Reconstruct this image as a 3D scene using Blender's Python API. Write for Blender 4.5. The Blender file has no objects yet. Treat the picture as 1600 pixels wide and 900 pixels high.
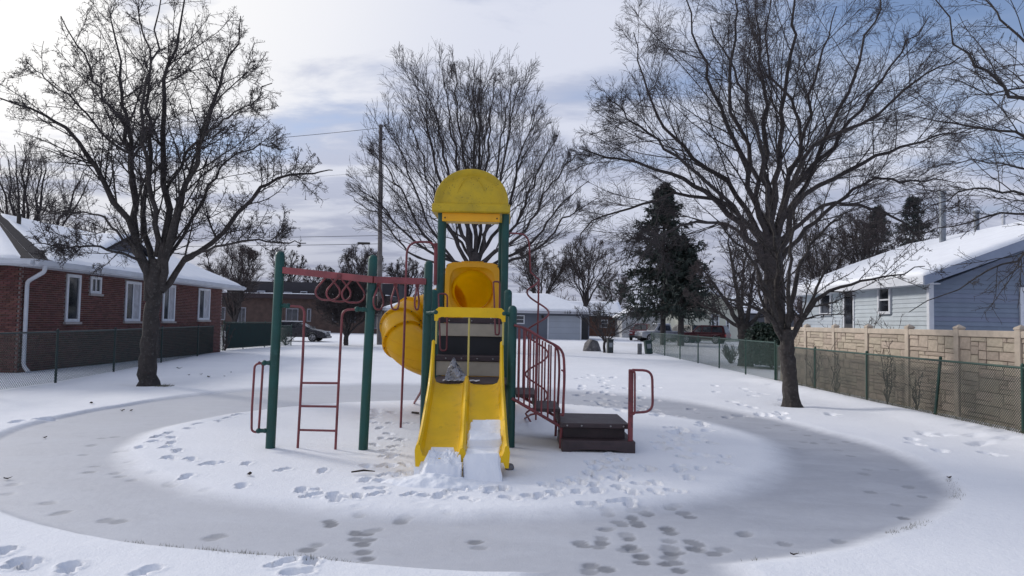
import bpy, math, random
import numpy as np
from mathutils import Vector, Matrix

SC = bpy.context.scene
COL = SC.collection
R = math.radians
rs = np.random.RandomState(11)
random.seed(5)

# ------------------------------------------------------------------ camera
FOC, EYE, PITCH, ROLL = 1100.0, 1.75, math.atan(53 / 1100), R(1.1)
cd = bpy.data.cameras.new("camera"); cam = bpy.data.objects.new("camera", cd)
COL.objects.link(cam); SC.camera = cam
cd.sensor_width = 36.0; cd.lens = 36.0 * FOC / 1600.0
cd.clip_start = 0.1; cd.clip_end = 6000
cam.matrix_world = (Matrix.Translation((0, 0, EYE)) @ Matrix.Rotation(math.pi / 2 + PITCH, 4, 'X')
                    @ Matrix.Rotation(ROLL, 4, 'Z'))


def ray(u, v):
    x, y = u - 800.0, 450.0 - v
    c, s = math.cos(ROLL), math.sin(ROLL)
    xr, yr = x * c - y * s, x * s + y * c
    c, s = math.cos(PITCH), math.sin(PITCH)
    d = np.array([xr, FOC * c - yr * s, FOC * s + yr * c])
    return d / d[1]


def at(u, v, dep):                                # point of the place seen at (u, v), dep metres ahead
    return ray(u, v) * dep + np.array([0, 0, EYE])


def onground(u, v, z=0.0):
    d = ray(u, v)
    return d * ((z - EYE) / d[2]) + np.array([0, 0, EYE])


# ------------------------------------------------------------------ daylight
SUN_AZ, SUN_EL = R(-56), R(24)                    # azimuth from +Y, negative = left
sun_dir = np.array([math.sin(SUN_AZ) * math.cos(SUN_EL), math.cos(SUN_AZ) * math.cos(SUN_EL), math.sin(SUN_EL)])
sl = bpy.data.lights.new("sun", 'SUN'); sl.energy = 1.8; sl.angle = R(9); sl.color = (1.0, 0.95, 0.89)
so = bpy.data.objects.new("sun", sl); COL.objects.link(so)
so.rotation_euler = Vector(-sun_dir).to_track_quat('-Z', 'Y').to_euler()
W = bpy.data.worlds.new("World"); SC.world = W; W.use_nodes = True
SC.view_settings.view_transform = 'Standard'; SC.view_settings.look = 'None'
SC.view_settings.exposure = 0.20; SC.view_settings.gamma = 1.0
SC.view_settings.use_curve_mapping = False


class NT:
    def __init__(s, tree): s.t = tree; s.n = tree.nodes; s.l = tree.links
    def add(s, typ, **kw):
        n = s.n.new(typ)
        for k, v in kw.items(): setattr(n, k, v)
        return n
    def set(s, sock, v):
        if isinstance(v, bpy.types.NodeSocket): s.l.new(v, sock)
        elif v is not None: sock.default_value = v
    def math(s, op, a, b=None, c=None, clamp=False):
        n = s.add('ShaderNodeMath', operation=op, use_clamp=clamp)
        s.set(n.inputs[0], a)
        if b is not None: s.set(n.inputs[1], b)
        if c is not None: s.set(n.inputs[2], c)
        return n.outputs[0]
    def mix(s, f, a, b):
        n = s.add('ShaderNodeMix', data_type='RGBA')
        s.set(n.inputs[0], f); s.set(n.inputs[6], col4(a)); s.set(n.inputs[7], col4(b))
        return n.outputs[2]
    def noise(s, vec, scale, detail=4, rough=.55, dist=0.0):
        n = s.add('ShaderNodeTexNoise'); s.set(n.inputs['Vector'], vec)
        n.inputs['Scale'].default_value = scale; n.inputs['Detail'].default_value = detail
        n.inputs['Roughness'].default_value = rough; n.inputs['Distortion'].default_value = dist
        return n.outputs[0]
    def ramp(s, f, lo, hi, a=0.0, b=1.0):
        n = s.add('ShaderNodeMapRange', interpolation_type='SMOOTHSTEP')
        s.set(n.inputs[0], f); n.inputs[1].default_value = lo; n.inputs[2].default_value = hi
        n.inputs[3].default_value = a; n.inputs[4].default_value = b
        return n.outputs[0]
    def vmath(s, op, a, b=None):
        n = s.add('ShaderNodeVectorMath', operation=op); s.set(n.inputs[0], a)
        if b is not None: s.set(n.inputs[1], b)
        return n.outputs['Value' if op == 'DOT_PRODUCT' else 'Vector']


def col4(c):
    if isinstance(c, (tuple, list)): return tuple(c) + (1.0,) if len(c) == 3 else tuple(c)
    return c


def build_world():
    t = NT(W.node_tree); t.n.clear()
    out = t.add('ShaderNodeOutputWorld')
    sky = t.add('ShaderNodeTexSky', sky_type='NISHITA', sun_disc=False)
    sky.sun_elevation = SUN_EL; sky.sun_rotation = SUN_AZ
    sky.air_density = 1.0; sky.dust_density = .4; sky.ozone_density = 6.0
    b1 = t.add('ShaderNodeBackground'); t.set(b1.inputs[0], sky.outputs[0]); b1.inputs[1].default_value = 0.115
    tc = t.add('ShaderNodeTexCoord').outputs['Generated']
    sep = t.add('ShaderNodeSeparateXYZ'); t.set(sep.inputs[0], tc)
    x, y, z = sep.outputs
    zz = t.math('ADD', t.math('MAXIMUM', z, 0.0), 0.10)          # cloud deck overhead, seen in perspective
    cmb = t.add('ShaderNodeCombineXYZ')
    t.set(cmb.inputs[0], t.math('DIVIDE', x, zz)); t.set(cmb.inputs[1], t.math('DIVIDE', y, zz)); cmb.inputs[2].default_value = 3.1
    big = t.noise(cmb.outputs[0], 0.62, 4, .5, .3)
    cmb2 = t.add('ShaderNodeMapping'); t.set(cmb2.inputs[0], cmb.outputs[0]); cmb2.inputs['Location'].default_value = (5.2, 1.7, 9)
    cmb2.inputs['Scale'].default_value = (1.0, 1.6, 1.0)
    fine = t.noise(cmb2.outputs[0], 1.35, 7, .58, .35)
    d = t.vmath('DOT_PRODUCT', tc, tuple(sun_dir))
    near = t.ramp(d, 0.62, 0.97)
    glow = t.math('POWER', t.math('MAXIMUM', d, 0.0), 26.0)
    # clouds break up to the right (east) and higher up
    east = t.ramp(x, 0.0, 0.62)
    high = t.ramp(z, 0.08, 0.40)
    cov = t.math('ADD', t.math('MULTIPLY', big, 0.9), t.math('MULTIPLY', fine, 0.45))
    cov = t.math('SUBTRACT', cov, t.math('MULTIPLY', t.math('MULTIPLY', east, high), 0.36))
    cov = t.math('ADD', cov, t.ramp(z, .06, .30, .20, 0.0))
    cov = t.ramp(cov, 0.38, 0.70, 0.22, 1.0)
    # bright thin cloud against the darker, thicker patches
    thick = t.ramp(t.math('ADD', t.math('MULTIPLY', fine, 0.6), t.math('MULTIPLY', big, 0.5)), 0.48, 0.60)
    low = t.ramp(z, 0.02, 0.24)
    grey = t.mix(low, (0.31, 0.33, 0.43), (0.50, 0.54, 0.68))
    white = t.mix(near, (0.72, 0.75, 0.86), (.98, 0.97, 0.96))
    light = t.math('ADD', t.math('MULTIPLY', thick, 0.85), t.math('MULTIPLY', near, 0.30))
    light = t.math('MULTIPLY', light, t.ramp(z, -0.02, 0.34, 0.34, 1.0), clamp=True)
    cc = t.mix(light, grey, white)
    b2 = t.add('ShaderNodeBackground'); t.set(b2.inputs[0], cc)
    t.set(b2.inputs[1], t.math('ADD', 0.90, t.math('MULTIPLY', glow, 0.45)))
    m = t.add('ShaderNodeMixShader'); t.set(m.inputs[0], cov)
    t.l.new(b1.outputs[0], m.inputs[1]); t.l.new(b2.outputs[0], m.inputs[2])
    t.l.new(m.outputs[0], out.inputs[0])


build_world()

# ------------------------------------------------------------------ materials
MATS = {}


def mat(name, col, rough=.6, var=.18, scale=4.0, bump=.0, bscale=30.0, metal=0.0, col2=None, lo=.42, hi=.62,
        rand=0.0, translucent=0.0, spec=.5, island=False):
    if name in MATS: return MATS[name]
    m = bpy.data.materials.new(name); m.use_nodes = True; t = NT(m.node_tree)
    p = t.n['Principled BSDF']
    tc = t.add('ShaderNodeTexCoord').outputs['Object']
    n1 = t.noise(tc, scale, 6)
    dark = tuple(c * (1 - var) for c in col); lite = tuple(min(1, c * (1 + var)) for c in col)
    c = t.mix(t.ramp(n1, .3, .7), dark, lite)
    if col2 is not None: c = t.mix(t.ramp(t.noise(tc, scale * 2.7, 8, .65), lo, hi), c, col2)
    if rand:
        oi = t.add('ShaderNodeObjectInfo').outputs['Random']
        r_ = oi
        if island:
            g = t.add('ShaderNodeNewGeometry').outputs['Random Per Island']
            r_ = t.math('FRACT', t.math('ADD', oi, g))
        hsv = t.add('ShaderNodeHueSaturation'); t.set(hsv.inputs['Color'], c)
        t.set(hsv.inputs['Value'], t.ramp(r_, 0, 1, 1 - rand, 1 + rand))
        t.set(hsv.inputs['Hue'], t.ramp(t.math('FRACT', t.math('MULTIPLY', r_, 7.3)), 0, 1, .49, .51))
        c = hsv.outputs[0]
    t.set(p.inputs['Base Color'], c)
    t.set(p.inputs['Roughness'], t.ramp(n1, .2, .8, max(0, rough - .08), min(1, rough + .08)))
    p.inputs['Metallic'].default_value = metal
    p.inputs['Specular IOR Level'].default_value = spec
    if bump:
        b = t.add('ShaderNodeBump'); b.inputs['Strength'].default_value = 1.0; b.inputs['Distance'].default_value = bump
        t.set(b.inputs['Height'], t.noise(tc, bscale, 5)); t.l.new(b.outputs[0], p.inputs['Normal'])
    if translucent:
        tr = t.add('ShaderNodeBsdfTranslucent'); t.set(tr.inputs[0], c)
        mx = t.add('ShaderNodeMixShader'); mx.inputs[0].default_value = translucent
        t.l.new(p.outputs[0], mx.inputs[1]); t.l.new(tr.outputs[0], mx.inputs[2])
        t.l.new(mx.outputs[0], t.n['Material Output'].inputs[0])
    MATS[name] = m
    return m


M_GREEN = mat('post_green', (.003, .058, .048), .5, .2, 3, .0006, 60, col2=(.02, .085, .075), lo=.58, hi=.72)
M_RED = mat('pipe_red', (.185, .042, .047), .5, .25, 5, .0006, 80, col2=(.10, .03, .036), lo=.54, hi=.70)
M_BEAM = mat('beam_red', (.26, .062, .066), .55, .2, 3)
M_YEL = mat('slide_yellow', (.78, .48, .002), .40, .08, 2.5, .001, 9, col2=(.55, .33, .006), lo=.52, hi=.76, spec=.35)
M_TUBE = mat('tube_yellow', (.80, .46, .002), .38, .08, 2.0, .001, 8, translucent=.35, spec=.35)
M_PANEL = mat('panel_orange', (.84, .40, .003), .45, .08, 2.0, .0008, 20)
M_BROWN = mat('deck_brown', (.044, .028, .031), .55, .3, 6, .002, 70)
M_TAN = mat('riser_tan', (.40, .35, .27), .6, .12, 3)
M_DARK = mat('dark_plate', (.015, .016, .02), .6, .3, 5)
M_BOLT = mat('bolt_steel', (.35, .34, .33), .4, .1, 20, metal=.8)
M_BOLTD = mat('bolt_dark', (.03, .025, .02), .5, .1, 20)
M_SNOW = mat('snow', (.82, .84, .88), .75, .03, 3, .006, 25, spec=.25)
M_TRIM = mat('white_trim', (.62, .64, .68), .5, .06, 3)
M_GUT = mat('gutter_white', (.52, .54, .58), .5, .1, 2)
M_GLASS = mat('window_glass', (.022, .026, .034), .08, .5, 1.2, spec=.8)
M_CURT = mat('curtain', (.42, .42, .45), .9, .2, 4)
M_SHIN = mat('roof_shingle', (.038, .036, .041), .95, .3, 14, .006, 40, spec=.08)
M_BRICK = mat('red_brick', (.112, .044, .038), .85, .22, 9, .002, 90, rand=.28, island=True)
M_MORT = mat('mortar', (.30, .26, .25), .95, .15, 6)
M_SIDW = mat('siding_pale', (.44, .49, .53), .6, .07, 2, rand=.05)
M_SIDB = mat('siding_blue', (.19, .225, .30), .6, .08, 2, rand=.06)
M_STONE = mat('cast_stone', (.43, .36, .285), .85, .14, 5, .006, 28, rand=.12, island=True)
M_STPOST = mat('stone_post', (.46, .39, .315), .85, .14, 4, .004, 30)
M_STBACK = mat('stone_joint', (.25, .205, .16), .9, .15, 6)
M_LINK = mat('link_green', (.020, .060, .050), .5, .2, 5)
M_LINKG = mat('link_grey', (.060, .072, .062), .5, .2, 5)
M_RAILG = mat('rail_green', (.012, .050, .036), .45, .25, 6)
M_BARK = mat('bark_grey', (.040, .034, .032), .95, .35, 6, .03, 16, col2=(.085, .080, .074), lo=.52, hi=.68)
M_BARKD = mat('bark_dark', (.040, .034, .034), .95, .35, 4, .03, 14, col2=(.07, .062, .06), lo=.52, hi=.68)
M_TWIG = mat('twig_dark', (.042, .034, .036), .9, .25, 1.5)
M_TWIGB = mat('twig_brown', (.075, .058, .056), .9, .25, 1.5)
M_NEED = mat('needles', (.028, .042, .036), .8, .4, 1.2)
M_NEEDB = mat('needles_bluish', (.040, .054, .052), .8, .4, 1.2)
M_POLE = mat('weathered_pole', (.17, .155, .15), .9, .2, 3, .004, 40)
M_WIRE = mat('wire_black', (.02, .02, .022), .6, .1, 3)
M_BOULD = mat('boulder_rock', (.12, .115, .12), .9, .35, 3, .03, 7, col2=(.25, .24, .25), lo=.52, hi=.66)
M_PLBAG = mat('printed_bag', (.34, .36, .41), .45, .12, 7, .004, 20, col2=(.035, .035, .045), lo=.55, hi=.60)
M_LEAF = mat('dead_leaf', (.035, .024, .018), .9, .3, 8)
M_GRASS = mat('dry_grass', (.10, .095, .055), .9, .35, 8)


def roof_plastic():
    m = bpy.data.materials.new('roof_yellow'); m.use_nodes = True; t = NT(m.node_tree)
    p = t.n['Principled BSDF']; tc = t.add('ShaderNodeTexCoord').outputs['Object']
    base = t.mix(t.ramp(t.noise(tc, 3, 6), .35, .65), (.58, .39, .008), (.46, .32, .014))
    sp = t.ramp(t.noise(tc, 42, 3, .6), .63, .67)
    patch = t.ramp(t.noise(tc, 4.5, 3), .44, .58)
    c = t.mix(t.math('MULTIPLY', sp, patch), base, (.035, .028, .012))
    c = t.mix(t.math('MULTIPLY', t.ramp(t.noise(tc, 11, 8, .7), .52, .72), .35), c, (.13, .12, .03))
    t.set(p.inputs['Base Color'], c); p.inputs['Roughness'].default_value = .55
    b = t.add('ShaderNodeBump'); b.inputs['Distance'].default_value = .002
    t.set(b.inputs['Height'], t.noise(tc, 60, 3)); t.l.new(b.outputs[0], p.inputs['Normal'])
    return m


M_ROOFY = roof_plastic()

# ------------------------------------------------------------------ mesh helpers


def raw_mesh(name, V, faces_by_k, mats, smooth=False, attrs=None):
    """faces_by_k: list of (F,k) int arrays"""
    me = bpy.data.meshes.new(name)
    V = np.ascontiguousarray(V, np.float32)
    me.vertices.add(len(V)); me.vertices.foreach_set('co', V.ravel())
    nl = sum(f.size for f in faces_by_k); nf = sum(len(f) for f in faces_by_k)
    me.loops.add(nl); me.polygons.add(nf)
    li = np.concatenate([f.ravel() for f in faces_by_k]).astype(np.int32)
    tot = np.concatenate([np.full(len(f), f.shape[1], np.int32) for f in faces_by_k])
    st = np.concatenate([[0], np.cumsum(tot)[:-1]]).astype(np.int32)
    me.loops.foreach_set('vertex_index', li)
    me.polygons.foreach_set('loop_start', st)
    me.polygons.foreach_set('use_smooth', np.full(nf, smooth, bool))
    for m in (mats if isinstance(mats, (list, tuple)) else [mats]): me.materials.append(m)
    for k, a in (attrs or {}).items():
        at_ = me.attributes.new(k, 'FLOAT', 'POINT'); at_.data.foreach_set('value', np.asarray(a, np.float32))
    me.update(calc_edges=True)
    return me


def wloc(o):
    p = np.zeros(3)
    while o is not None:
        p = p + np.array(o.location); o = o.parent
    return p


def link(name, me, parent=None):
    o = bpy.data.objects.new(name, me); COL.objects.link(o)
    if parent is not None: o.parent = parent
    return o


def tag(o, label=None, cat=None, group=None, kind=None):
    if label: o['label'] = label
    if cat: o['category'] = cat
    if group: o['group'] = group
    if kind: o['kind'] = kind
    return o


def thing(name, loc, label, cat, group=None):
    o = bpy.data.objects.new(name, None); COL.objects.link(o); o.location = tuple(float(c) for c in loc)
    o.empty_display_size = .2
    return tag(o, label, cat, group)


class MB:
    def __init__(s): s.v = []; s.f = []; s.n = 0
    def raw(s, V, F):
        V = np.asarray(V, float).reshape(-1, 3)
        s.v.append(V); s.f += [tuple(i + s.n for i in f) for f in F]; s.n += len(V)
        return s
    def hexa(s, P):          # 8 corners: bottom 4 ccw, top 4 ccw
        return s.raw(P, [(3, 2, 1, 0), (4, 5, 6, 7), (0, 1, 5, 4), (1, 2, 6, 5), (2, 3, 7, 6), (3, 0, 4, 7)])
    def box(s, c, d, rz=0.0, ch=0.0):
        c = np.asarray(c, float); hx, hy, hz = d[0] / 2, d[1] / 2, d[2] / 2
        def T(P):
            P = np.asarray(P, float)
            if rz:
                cs, sn = math.cos(rz), math.sin(rz)
                P = np.c_[P[:, 0] * cs - P[:, 1] * sn, P[:, 0] * sn + P[:, 1] * cs, P[:, 2]]
            return P + c
        if not ch:
            return s.hexa(T([(-hx, -hy, -hz), (hx, -hy, -hz), (hx, hy, -hz), (-hx, hy, -hz),
                             (-hx, -hy, hz), (hx, -hy, hz), (hx, hy, hz), (-hx, hy, hz)]))
        V = []
        for z, k in ((-hz, ch), (-hz + ch, 0), (hz - ch, 0), (hz, ch)):
            a, b = hx - k, hy - k
            q = ch * .6
            V += [(-a + q, -b, z), (a - q, -b, z), (a, -b + q, z), (a, b - q, z), (a - q, b, z), (-a + q, b, z), (-a, b - q, z), (-a, -b + q, z)]
        F = [tuple(range(7, -1, -1)), tuple(range(24, 32))]
        for l in range(3):
            for i in range(8):
                j = (i + 1) % 8
                F.append((l * 8 + i, l * 8 + j, l * 8 + 8 + j, l * 8 + 8 + i))
        return s.raw(T(V), F)
    def tube(s, pts, r, k=10, cap=True, round_end=False):
        P = np.asarray(pts, float); n = len(P)
        rr = np.full(n, r, float) if np.isscalar(r) else np.asarray(r, float)
        if round_end:
            t = P[-1] - P[-2]; t /= np.linalg.norm(t); R0 = rr[-1]
            ex = [P[-1] + t * R0 * math.sin(a) for a in (.5, 1.0, 1.35)]
            er = [R0 * math.cos(a) for a in (.5, 1.0, 1.35)]
            P = np.vstack([P] + [e[None] for e in ex]); rr = np.concatenate([rr, er]); n = len(P)
        T = np.gradient(P, axis=0); T /= np.linalg.norm(T, axis=1)[:, None] + 1e-12
        u = np.cross(T[0], (0, 0, 1.0))
        if np.linalg.norm(u) < .1: u = np.cross(T[0], (0, 1.0, 0))
        u /= np.linalg.norm(u); V = []
        a = np.arange(k) * 2 * math.pi / k
        for i in range(n):
            u = u - T[i] * u.dot(T[i]); u /= np.linalg.norm(u); w = np.cross(T[i], u)
            V.append(P[i] + rr[i] * (np.cos(a)[:, None] * u + np.sin(a)[:, None] * w))
        F = [(i * k + j, i * k + (j + 1) % k, (i + 1) * k + (j + 1) % k, (i + 1) * k + j) for i in range(n - 1) for j in range(k)]
        if cap: F += [tuple(range(k - 1, -1, -1)), tuple((n - 1) * k + j for j in range(k))]
        return s.raw(np.vstack(V), F)
    def prism(s, poly, axis, a, b):    # poly 2-D; axis 'x','y','z' extruded from a to b
        n = len(poly); V = []
        for w in (a, b):
            for (p, q) in poly:
                V.append({'x': (w, p, q), 'y': (p, w, q), 'z': (p, q, w)}[axis])
        F = [tuple(range(n)), tuple(range(2 * n - 1, n - 1, -1))] + [(i, n + i, n + (i + 1) % n, (i + 1) % n) for i in range(n)]
        return s.raw(V, F)
    def sphere(s, c, r, k=10, m=6, sc=(1, 1, 1)):
        V = []; 
        for i in range(m + 1):
            th = math.pi * i / m
            for j in range(k):
                ph = 2 * math.pi * j / k
                V.append((c[0] + r * sc[0] * math.sin(th) * math.cos(ph), c[1] + r * sc[1] * math.sin(th) * math.sin(ph), c[2] + r * sc[2] * math.cos(th)))
        F = [(i * k + j, (i + 1) * k + j, (i + 1) * k + (j + 1) % k, i * k + (j + 1) % k) for i in range(m) for j in range(k)]
        return s.raw(V, F)
    def build(s, name, m, parent=None, smooth=False, bevel=0.0, label=None):
        V = np.vstack(s.v)
        org = wloc(parent)
        me = bpy.data.meshes.new(name)
        me.from_pydata((V - org).tolist(), [], s.f)
        me.materials.append(m)
        if smooth: me.shade_smooth(); 
        me.update()
        o = link(name, me, parent)
        if smooth:
            try: me.set_sharp_from_angle(angle=R(40))
            except Exception: pass
        if bevel:
            md = o.modifiers.new('bevel', 'BEVEL'); md.width = bevel; md.segments = 2; md.limit_method = 'ANGLE'
        if label: o['label'] = label
        return o


def curve(P, n=24):            # Catmull-Rom through the points
    P = np.asarray(P, float)
    Q = np.vstack([2 * P[0] - P[1], P, 2 * P[-1] - P[-2]])
    out = []; seg = len(P) - 1
    for t in np.linspace(0, seg - 1e-9, n):
        i = int(t); f = t - i; a, b, c, d = Q[i:i + 4]
        out.append(.5 * (2 * b + (c - a) * f + (2 * a - 5 * b + 4 * c - d) * f * f + (3 * b - a - 3 * c + d) * f ** 3))
    return np.array(out)


def bend(P, r, n=5):           # polyline with rounded corners
    P = [np.asarray(p, float) for p in P]; out = [P[0]]
    for i in range(1, len(P) - 1):
        a, b, c = P[i - 1], P[i], P[i + 1]
        la, lc = np.linalg.norm(a - b), np.linalg.norm(c - b); k = min(r, la * .49, lc * .49)
        p0, p1 = b + (a - b) / la * k, b + (c - b) / lc * k
        for t in np.linspace(0, 1, n): out.append((1 - t) ** 2 * p0 + 2 * t * (1 - t) * b + t * t * p1)
    out.append(P[-1]); return np.array(out)


def vnoise(x, y, seed=0):
    r_ = np.random.RandomState(seed).rand(256, 256)
    xi, yi = np.floor(x).astype(int), np.floor(y).astype(int)
    fx, fy = x - xi, y - yi; fx = fx * fx * (3 - 2 * fx); fy = fy * fy * (3 - 2 * fy)
    g = lambda a, b: r_[a & 255, b & 255]
    return (g(xi, yi) * (1 - fx) + g(xi + 1, yi) * fx) * (1 - fy) + (g(xi, yi + 1) * (1 - fx) + g(xi + 1, yi + 1) * fx) * fy


def fbm(x, y, seed=0, o=4):
    return sum(vnoise(x * 2 ** i, y * 2 ** i, seed + i) / 2 ** i for i in range(o)) / 2


def sstep(x, a, b):
    t = np.clip((x - a) / (b - a), 0, 1); return t * t * (3 - 2 * t)


# ------------------------------------------------------------------ ground: snow field and ring path
CO, RO = np.array([-1.05, 12.15]), 7.0           # ring path, outer edge
CI, RI = np.array([-0.69, 11.26]), 4.72          # snow island inside


_po = [onground(*q)[:2] - CO for q in ((0, 795), (100, 822), (200, 842), (330, 858), (470, 870), (740, 892), (1170, 865), (1300, 845), (1430, 808), (1490, 765), (1440, 725), (1300, 675),
                                        (1150, 640), (1010, 618), (800, 603), (600, 598), (400, 606), (200, 630), (0, 680))]
_o = sorted((math.atan2(p[1], p[0]), math.hypot(p[0], p[1]) - RO) for p in _po)
OT = (np.array([_o[-1][0] - 2 * math.pi] + [a for a, _ in _o] + [_o[0][0] + 2 * math.pi]), np.array([_o[-1][1]] + [b for _, b in _o] + [_o[0][1]]))


def path_mask(x, y):
    th = np.arctan2(y - CO[1], x - CO[0])
    wob = .10 * np.sin(3 * th + 1) + .07 * np.sin(7 * th) + .22 * (fbm(x * .9, y * .9, 3) - .5)
    ro = np.hypot(x - CO[0], y - CO[1]) + wob * .5
    right = sstep(x, -1, 4)
    ro = ro - np.interp(th, OT[0], OT[1]) + 0 * right
    w = .08 + .10 * right + .3 * sstep(y, 14, 19)
    m = 1 - sstep(ro, RO - w, RO + w)
    ri = np.hypot(x - CI[0], y - CI[1]) + .25 * (fbm(x * .8, y * .8, 9) - .5)
    wi = .22 + .10 * right + .1 * sstep(y, 12, 15)
    m = m * sstep(ri, RI - wi, RI + wi)
    # way in, towards the viewer
    xc = .95 + .12 * (5 - y)
    sp = (1 - sstep(np.abs(x - xc) + .12 * (fbm(x * 2, y * 2, 21) - .5), .55, .95)) * (1 - sstep(y, 5.4, 6.4)) * sstep(y, -30, -28)
    return np.maximum(m, sp)


def base_height(x, y):
    m = path_mask(x, y)
    h = .05 * (fbm(x * .28, y * .28, 31, 3) - .5) * sstep(np.hypot(x, y - 10), 4, 14)
    h += .012 * (fbm(x * 1.4, y * 1.4, 40, 3) - .5) * (1 - .7 * m)
    h += -.055 * m
    # drift against the right-hand fence
    h += .10 * np.exp(-((x - 8.15) / .5) ** 2) * sstep(y, 6, 9) * (1 - sstep(y, 22, 25))
    h += .03 * np.exp(-((x + 12.2) / .8) ** 2)
    return h, m


# footprints seen in the snow: (u, v) in the photograph, found back on the ground
FP = [(263, 677), (247, 682), (238, 690), (269, 684), (268, 692), (219, 699), (259, 699), (277, 705), (261, 715), (272, 716),
      (300, 718), (325, 724), (340, 724), (385, 725), (442, 734), (504, 736), (378, 759), (291, 745), (310, 662), (297, 670), (355, 653), (343, 658),
      (372, 648), (470, 766), (484, 766), (487, 774), (527, 780), (521, 774), (26, 881), (108, 888), (227, 893), (440, 880), (467, 894), (487, 877), (5, 862), (46, 883),
      (587, 661), (608, 662), (594, 669), (634, 662), (608, 678), (597, 685), (613, 686), (626, 688), (586, 695), (616, 698), (608, 704),
      (612, 714), (606, 712), (573, 729), (600, 727), (634, 726), (612, 728), (600, 742), (619, 743), (636, 739), (571, 751), (602, 753), (587, 763),
      (559, 776), (531, 778), (589, 772), (641, 772), (672, 775), (688, 775), (734, 780), (712, 767), (728, 764), (741, 763), (765, 768), (775, 766), (786, 764), (798, 779), (830, 777),
      (843, 775), (850, 757), (866, 772), (868, 762), (885, 754), (903, 748), (906, 754), (902, 769), (920, 787), (933, 747), (919, 740), (930, 732),
      (938, 730), (922, 723), (941, 722), (933, 768), (927, 758), (962, 749), (964, 783), (970, 762), (987, 769), (979, 766), (972, 732), (976, 718), (968, 739),
      (952, 710), (958, 719), (1076, 747), (1026, 769), (1055, 767), (988, 770), (984, 784), (972, 732), (1024, 755), (1094, 732), (1133, 713), (1133, 724),
      (1115, 693), (1058, 728), (1062, 735), (1016, 735), (1010, 730), (1068, 714), (1028, 692), (1040, 702), (1048, 668), (1062, 678), (1096, 660), (1036, 683), (975, 745), (1002, 756)]
FR = [(1004, 797), (1010, 803), (968, 816), (972, 820), (988, 809), (998, 820), (1046, 795), (1056, 792), (1068, 801), (1078, 807), (1042, 824), (1048, 832), (978, 835), (983, 841),
      (984, 853), (992, 857), (976, 858), (1002, 870), (1003, 878), (1044, 858), (1048, 868), (1054, 878), (1040, 880), (1060, 890), (1084, 847), (1084, 856), (1164, 833), (1160, 834), (561, 798), (561, 807),
      (514, 814), (517, 819), (556, 832), (556, 841), (572, 833), (582, 828), (566, 849), (575, 842), (567, 862), (574, 872), (742, 846), (748, 855), (654, 791), (663, 797), (625, 815),
      (634, 811), (690, 800), (700, 806), (905, 846), (913, 852), (935, 853), (940, 840), (944, 826), (923, 882), (920, 892), (945, 800), (950, 805), (990, 800), (994, 815), (1150, 738),
      (1360, 768), (1400, 788), (1350, 740), (1412, 809), (1130, 858), (1115, 864), (1310, 845), (1225, 849), (140, 737), (148, 728), (180, 739), (188, 744), (205, 750), (264, 758), (272, 760), (240, 742), (322, 769), (200, 707), (203, 724), (186, 706),
      (130, 710), (144, 695), (160, 684), (180, 682), (75, 785), (95, 800), (165, 812), (185, 814), (330, 840), (342, 836), (480, 858), (495, 850), (12, 771), (20, 756), (1075, 640), (1090, 645), (1110, 652),
      (1200, 668), (1215, 664), (1240, 672), (1255, 690), (1272, 692), (1290, 686), (1300, 692), (1322, 690), (1336, 693), (1240, 700), (1262, 680), (1310, 703), (1330, 712), (1355, 733), (1398, 733), (1440, 775), (1420, 760)]
FAR = [(900 + 130 * a, 585 + 60 * b) for a, b in rs.rand(60, 2)] + [(1010 + 300 * a, 600 + 50 * b) for a, b in rs.rand(34, 2)]
FAR += [(1201, 648), (1222, 645), (1226, 653)] + [(1420 + 170 * a, 665 + 50 * b) for a, b in rs.rand(16, 2)]
FAR += [(560 + 60 * a, 640 + 20 * b) for a, b in rs.rand(8, 2)] + [(1030 + 80 * a, 655 + 60 * b) for a, b in rs.rand(16, 2)]
FAR += [(27, 658), (69, 653)]
FR += [(a + rs.normal() * 3, b + rs.normal() * 2) for a, b in ((1050, 862), (1046, 852), (1052, 870), (1040, 826), (946, 828), (938, 846), (910, 850), (922, 886), (985, 858), (1085, 855), (1002, 868), (950, 890), (1062, 862), (1048, 844))]


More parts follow.
